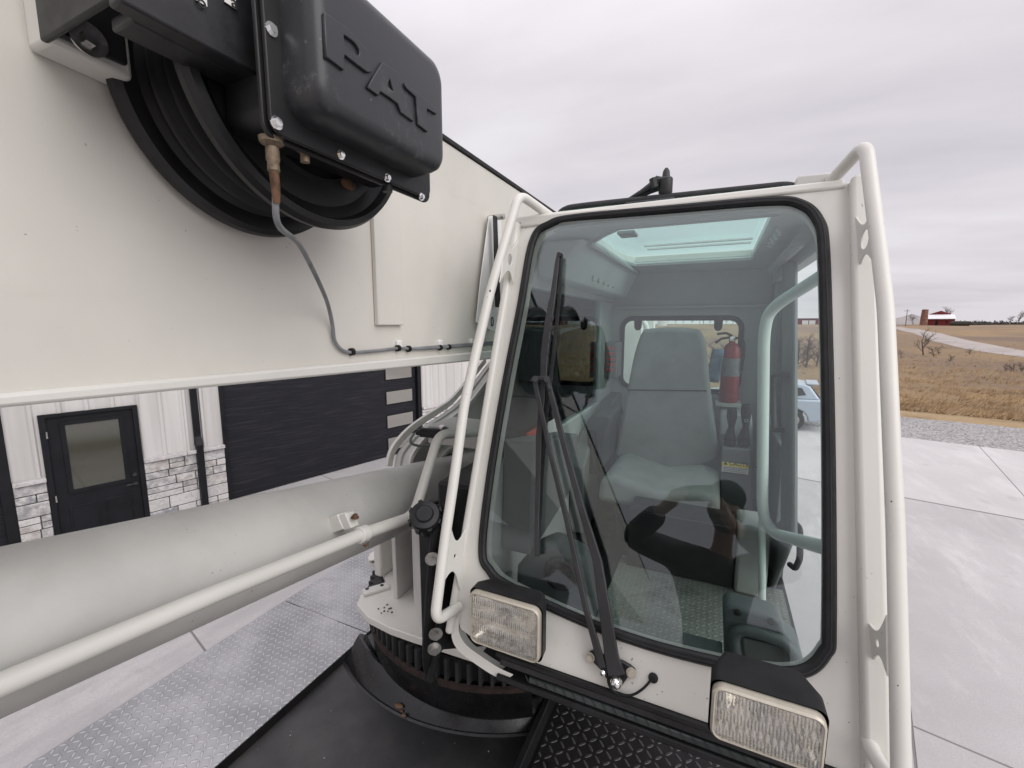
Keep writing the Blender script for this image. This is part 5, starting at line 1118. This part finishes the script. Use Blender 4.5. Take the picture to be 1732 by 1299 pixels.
MB().tube(catmull([wq(1028, 1140, -.03), wq(1030, 1158, -.02), wq(1042, 1172, -.012), (wq(1066, 1176, -.01)), wq(1086, 1166, -.008), wq(1104, 1147, -.004)], 8), .0026, 8).build('washer_hose', 'rubber', wpr)
MB().lathe([(.010, -.002), (.010, .004), (.006, .006), (.001, .006)], oW(1105, 1146, 0), -WN, 20).build('grommet', 'rubber', wpr)
#@@EXTINGUISHER
ep = V((.068, 2.47, -.395)); ex_ = empty('fire_extinguisher', ep, 'red fire extinguisher standing by the rear window of the cab', 'fire extinguisher')
MB().lathe([(.001, 0), (.040, 0), (.044, .006), (.044, .255), (.040, .275), (.026, .295), (.014, .302), (.014, .315)], ep, Z1, 36).build('cylinder', 'red', ex_)
MB().lathe([(.0445, .135), (.0448, .135), (.0448, .225), (.0445, .225)], ep, Z1, 36).build('label_band', 'cable_grey', ex_)
m_ = MB().lathe([(.014, .31), (.016, .315), (.016, .335), (.001, .337)], ep, Z1, 16); m_.build('valve', 'steel', ex_)
m_ = MB().tube([ep + V((0, 0, .335)), ep + V((-.03, -.01, .35)), ep + V((-.07, -.02, .345))], .006, 8); m_.tube([ep + V((0, 0, .33)), ep + V((-.05, -.02, .322)), ep + V((-.075, -.03, .30))], .006, 8); m_.build('handle', 'rubber', ex_)
m_ = MB().lathe([(.012, 0), (.012, .006), (.001, .007)], ep + V((.0, -.016, .322)), -Y1, 14); m_.build('gauge', 'chrome', ex_)
m_ = MB().tube(catmull([ep + V((.012, 0, .325)), ep + V((.045, -.01, .32)), ep + V((.056, -.01, .26)), ep + V((.05, -.02, .16))], 6), .006, 8); m_.build('hose', 'rubber', ex_)
MB().lathe([(.0452, .03), (.048, .03), (.048, .045), (.0452, .045)], ep, Z1, 36).build('strap', 'red', ex_)
MB().box(ep.x - .06, ep.x + .06, ep.y - .05, ep.y + .06, ep.z - .02, ep.z - .001).build('shelf', 'interior', cab, bevel=.003)
MB().box(ep.x - .06, ep.x + .06, ep.y + .06, YR, ep.z - .02, ep.z - .001).build('shelf', 'interior', cab)
m_ = MB(); g0 = []
for i in range(9):
    for j in range(7): a = i / 8; b2 = j / 6; g0.append(ep + V((-.060 + .028 * math.sin(a * 5 + b2 * 2) - .02 * b2 * 0 - .018 * (1 - b2), -.04 + .03 * a + .008 * math.sin(b2 * 9 + i), .10 + .17 * b2)))
m_.add(g0, [(i * 7 + j, i * 7 + j + 1, i * 7 + j + 8, i * 7 + j + 7) for i in range(8) for j in range(6)]); rg = m_.build('shop_rag', 'blue_rag', ang=180)
md = rg.modifiers.new('s', 'SOLIDIFY'); md.thickness = .003; tag(rg, 'blue cloth hanging beside the red fire extinguisher', 'rag')
#@@PERSON
pe = empty('person', (.08, -.62, DECK), 'person in a black jacket and cap photographing, mirrored in the windshield', 'person')
def skinmesh(name, chains, mat, parent, sub=2):
    """chains: lists of (point, rx, ry) sharing points by coordinates; first point is the root"""
    me = bpy.data.meshes.new(name); bm = bmesh.new(); lay = bm.verts.layers.skin.verify(); vd = {}
    off = root_loc(parent); first = True
    for ch in chains:
        prev = None
        for p, rx, ry in ch:
            key = tuple(round(c, 4) for c in p)
            if key not in vd:
                v_ = bm.verts.new(V(p) - off); v_[lay].radius = (rx, ry); v_[lay].use_root = first; first = False; vd[key] = v_
            v_ = vd[key]
            if prev and prev != v_ and not bm.edges.get((prev, v_)): bm.edges.new((prev, v_))
            prev = v_
    bm.to_mesh(me); bm.free(); o = bpy.data.objects.new(name, me); C.objects.link(o); o.parent = parent; me.materials.append(M[mat])
    sk_ = o.modifiers.new('skin', 'SKIN'); sk_.use_smooth_shade = True; ss_ = o.modifiers.new('sub', 'SUBSURF'); ss_.levels = ss_.render_levels = sub
    dg = bpy.context.evaluated_depsgraph_get(); me2 = bpy.data.meshes.new_from_object(o.evaluated_get(dg)); o.modifiers.clear(); o.data = me2
    for p in me2.polygons: p.use_smooth = True
    return o
hc = V((.092, -.40, .07)); pel = (.06, -.66, -.72); ch_ = (.075, -.60, -.28); nk = (.085, -.50, -.09); sl = (-.10, -.56, -.17); sr = (.26, -.54, -.15)
el, er = (-.35, -.34, -.17), (.37, -.33, -.17); wl, wr = (-.175, -.115, -.05), (.095, -.10, -.085)
hip = lambda s1: (.06 + s1 * .10, -.66, -.80)
body = [[(pel, .13, .10), ((.065, -.64, -.50), .12, .095), (ch_, .14, .10), ((.08, -.54, -.13), .07, .06), (nk, .05, .05), ((.09, -.43, -.01), .05, .055), (tuple(hc), .075, .09), ((.092, -.385, .14), .06, .075)],
        [(ch_, .14, .10), (sl, .06, .06), (el, .042, .042), (wl, .026, .03)], [(ch_, .14, .10), (sr, .06, .06), (er, .042, .042), (wr, .026, .03)]]
for s1 in (-1, 1): body.append([(pel, .13, .10), (hip(s1), .09, .09), ((.06 + s1 * .12, -.62, -1.20), .06, .06), ((.06 + s1 * .13, -.68, -1.58), .04, .04), ((.06 + s1 * .14, -.56, -1.62), .035, .03)])
# hands: palm plus five chained fingers rooted in it
def hand(wr_, tip_dir, side, grip):
    w0 = V(wr_); d = V(tip_dir).normalized(); pal = w0 + d * .05; s1 = V(side).normalized(); g1 = V(grip).normalized(); out_ = [[(tuple(w0), .026, .03), (tuple(pal), .026, .034)]]
    for k, L_ in enumerate((.026, .029, .028, .022)):
        b0 = pal + s1 * (.024 - .016 * k) + d * .022; c1 = b0 + d * L_; c2 = c1 + (d * .5 + g1 * .8).normalized() * L_ * .8; c3 = c2 + (g1 - d * .2).normalized() * L_ * .6
        out_.append([(tuple(pal), .026, .034), (tuple(b0), .0095, .0095), (tuple(c1), .009, .009), (tuple(c2), .0085, .0085), (tuple(c3), .007, .007)])
    t0 = w0 + d * .02 + s1 * .03; t1 = t0 + (s1 + d * .5 + g1 * .3).normalized() * .032; t2 = t1 + (d * .8 + g1 * .7).normalized() * .028
    out_.append([(tuple(w0), .026, .03), (tuple(t0), .013, .013), (tuple(t1), .0105, .0105), (tuple(t2), .009, .009)])
    return out_
body += hand(wl, V((-.115, -.055, .0)) - V(wl), (0, .3, .9), (.9, .45, 0)); body += hand(wr, V((.055, -.02, -.03)) - V(wr), (0, .3, .9), (-.9, -.3, .1))
bd = skinmesh('body', body, 'skin', pe)
# face detail
hd = V((-.02, .995, -.1)).normalized(); hr = V((1, .02, 0)).normalized(); hu = hr.cross(hd)
m_ = MB(); m_.sphere(hc + hd * .098 + hu * -.005, .012, .018, .022, 10, 8)
for s1 in (-1, 1): m_.sphere(hc + hr * s1 * .08 + hu * .0, .012, .02, .03, 10, 8)
m_.build('nose_and_ears', 'skin', bd)
m_ = MB(); [m_.sphere(hc + hd * .082 + hr * s1 * .032 + hu * .02, .012, .009, .009, 10, 8) for s1 in (-1, 1)]; m_.build('eye', 'ink', bd)
m_ = MB(); m_.sphere(hc + hd * .035 + hu * -.075, .062, .060, .045, 16, 10); m_.sphere(hc + hd * -.01 + hu * -.03, .082, .07, .05, 16, 10); m_.build('beard', 'beard', bd)
m_ = MB(); m_.sphere(hc + hu * .075 - hd * .012, .092, .106, .085, 24, 12); cpo = m_.build('cap', 'cap_cloth', bd)
ql = [hc + hu * .075 + hd * .06 + hr * (.085 * math.cos(R(a))) + hd * (.10 * math.sin(R(a))) - hu * (.02 * math.sin(R(a))) for a in range(0, 181, 15)]
MB().prism(ql, hu * .006).build('cap_brim', 'cap_cloth', cpo)
jk = [[((.06, -.66, -.80), .15, .12), ((.065, -.64, -.50), .145, .115), (ch_, .16, .12), ((.08, -.55, -.14), .085, .075)],
      [(ch_, .16, .12), (sl, .09, .09), (el, .070, .070), (tuple(V(el).lerp(V(wl), .85)), .056, .056)], [(ch_, .16, .12), (sr, .09, .09), (er, .070, .070), (tuple(V(er).lerp(V(wr), .85)), .056, .056)]]
skinmesh('jacket', jk, 'jacket', pe)
tr_ = [[((.06, -.66, -.78), .14, .115), ((.06, -.66, -.84), .13, .11)]]
for s1 in (-1, 1): tr_.append([((.06, -.66, -.84), .13, .11), ((.06 + s1 * .11, -.64, -.95), .095, .095), ((.06 + s1 * .12, -.62, -1.20), .075, .075), ((.06 + s1 * .13, -.68, -1.56), .058, .058)])
skinmesh('trousers', tr_, 'trousers', pe)
m_ = MB()
for s1 in (-1, 1): m_.sphere((.06 + s1 * .14, -.61, DECK + .045), .05, .14, .05, 16, 10)
m_.build('boots', 'rubber', pe)
ph = -fwd * .010 - rgt * .042 - cup * -.006
phone = MB(); lp = [ph + rgt * a + cup * b2 for a, b2 in rrect(-.075, .075, -.036, .036, .010)]
phone.prism(lp, -fwd * .009); po = phone.build('phone', 'phone_case', bevel=.001)
tag(po, 'dark smartphone held level in front of the face, mirrored in the windshield', 'phone')
print('objects', len(bpy.data.objects))
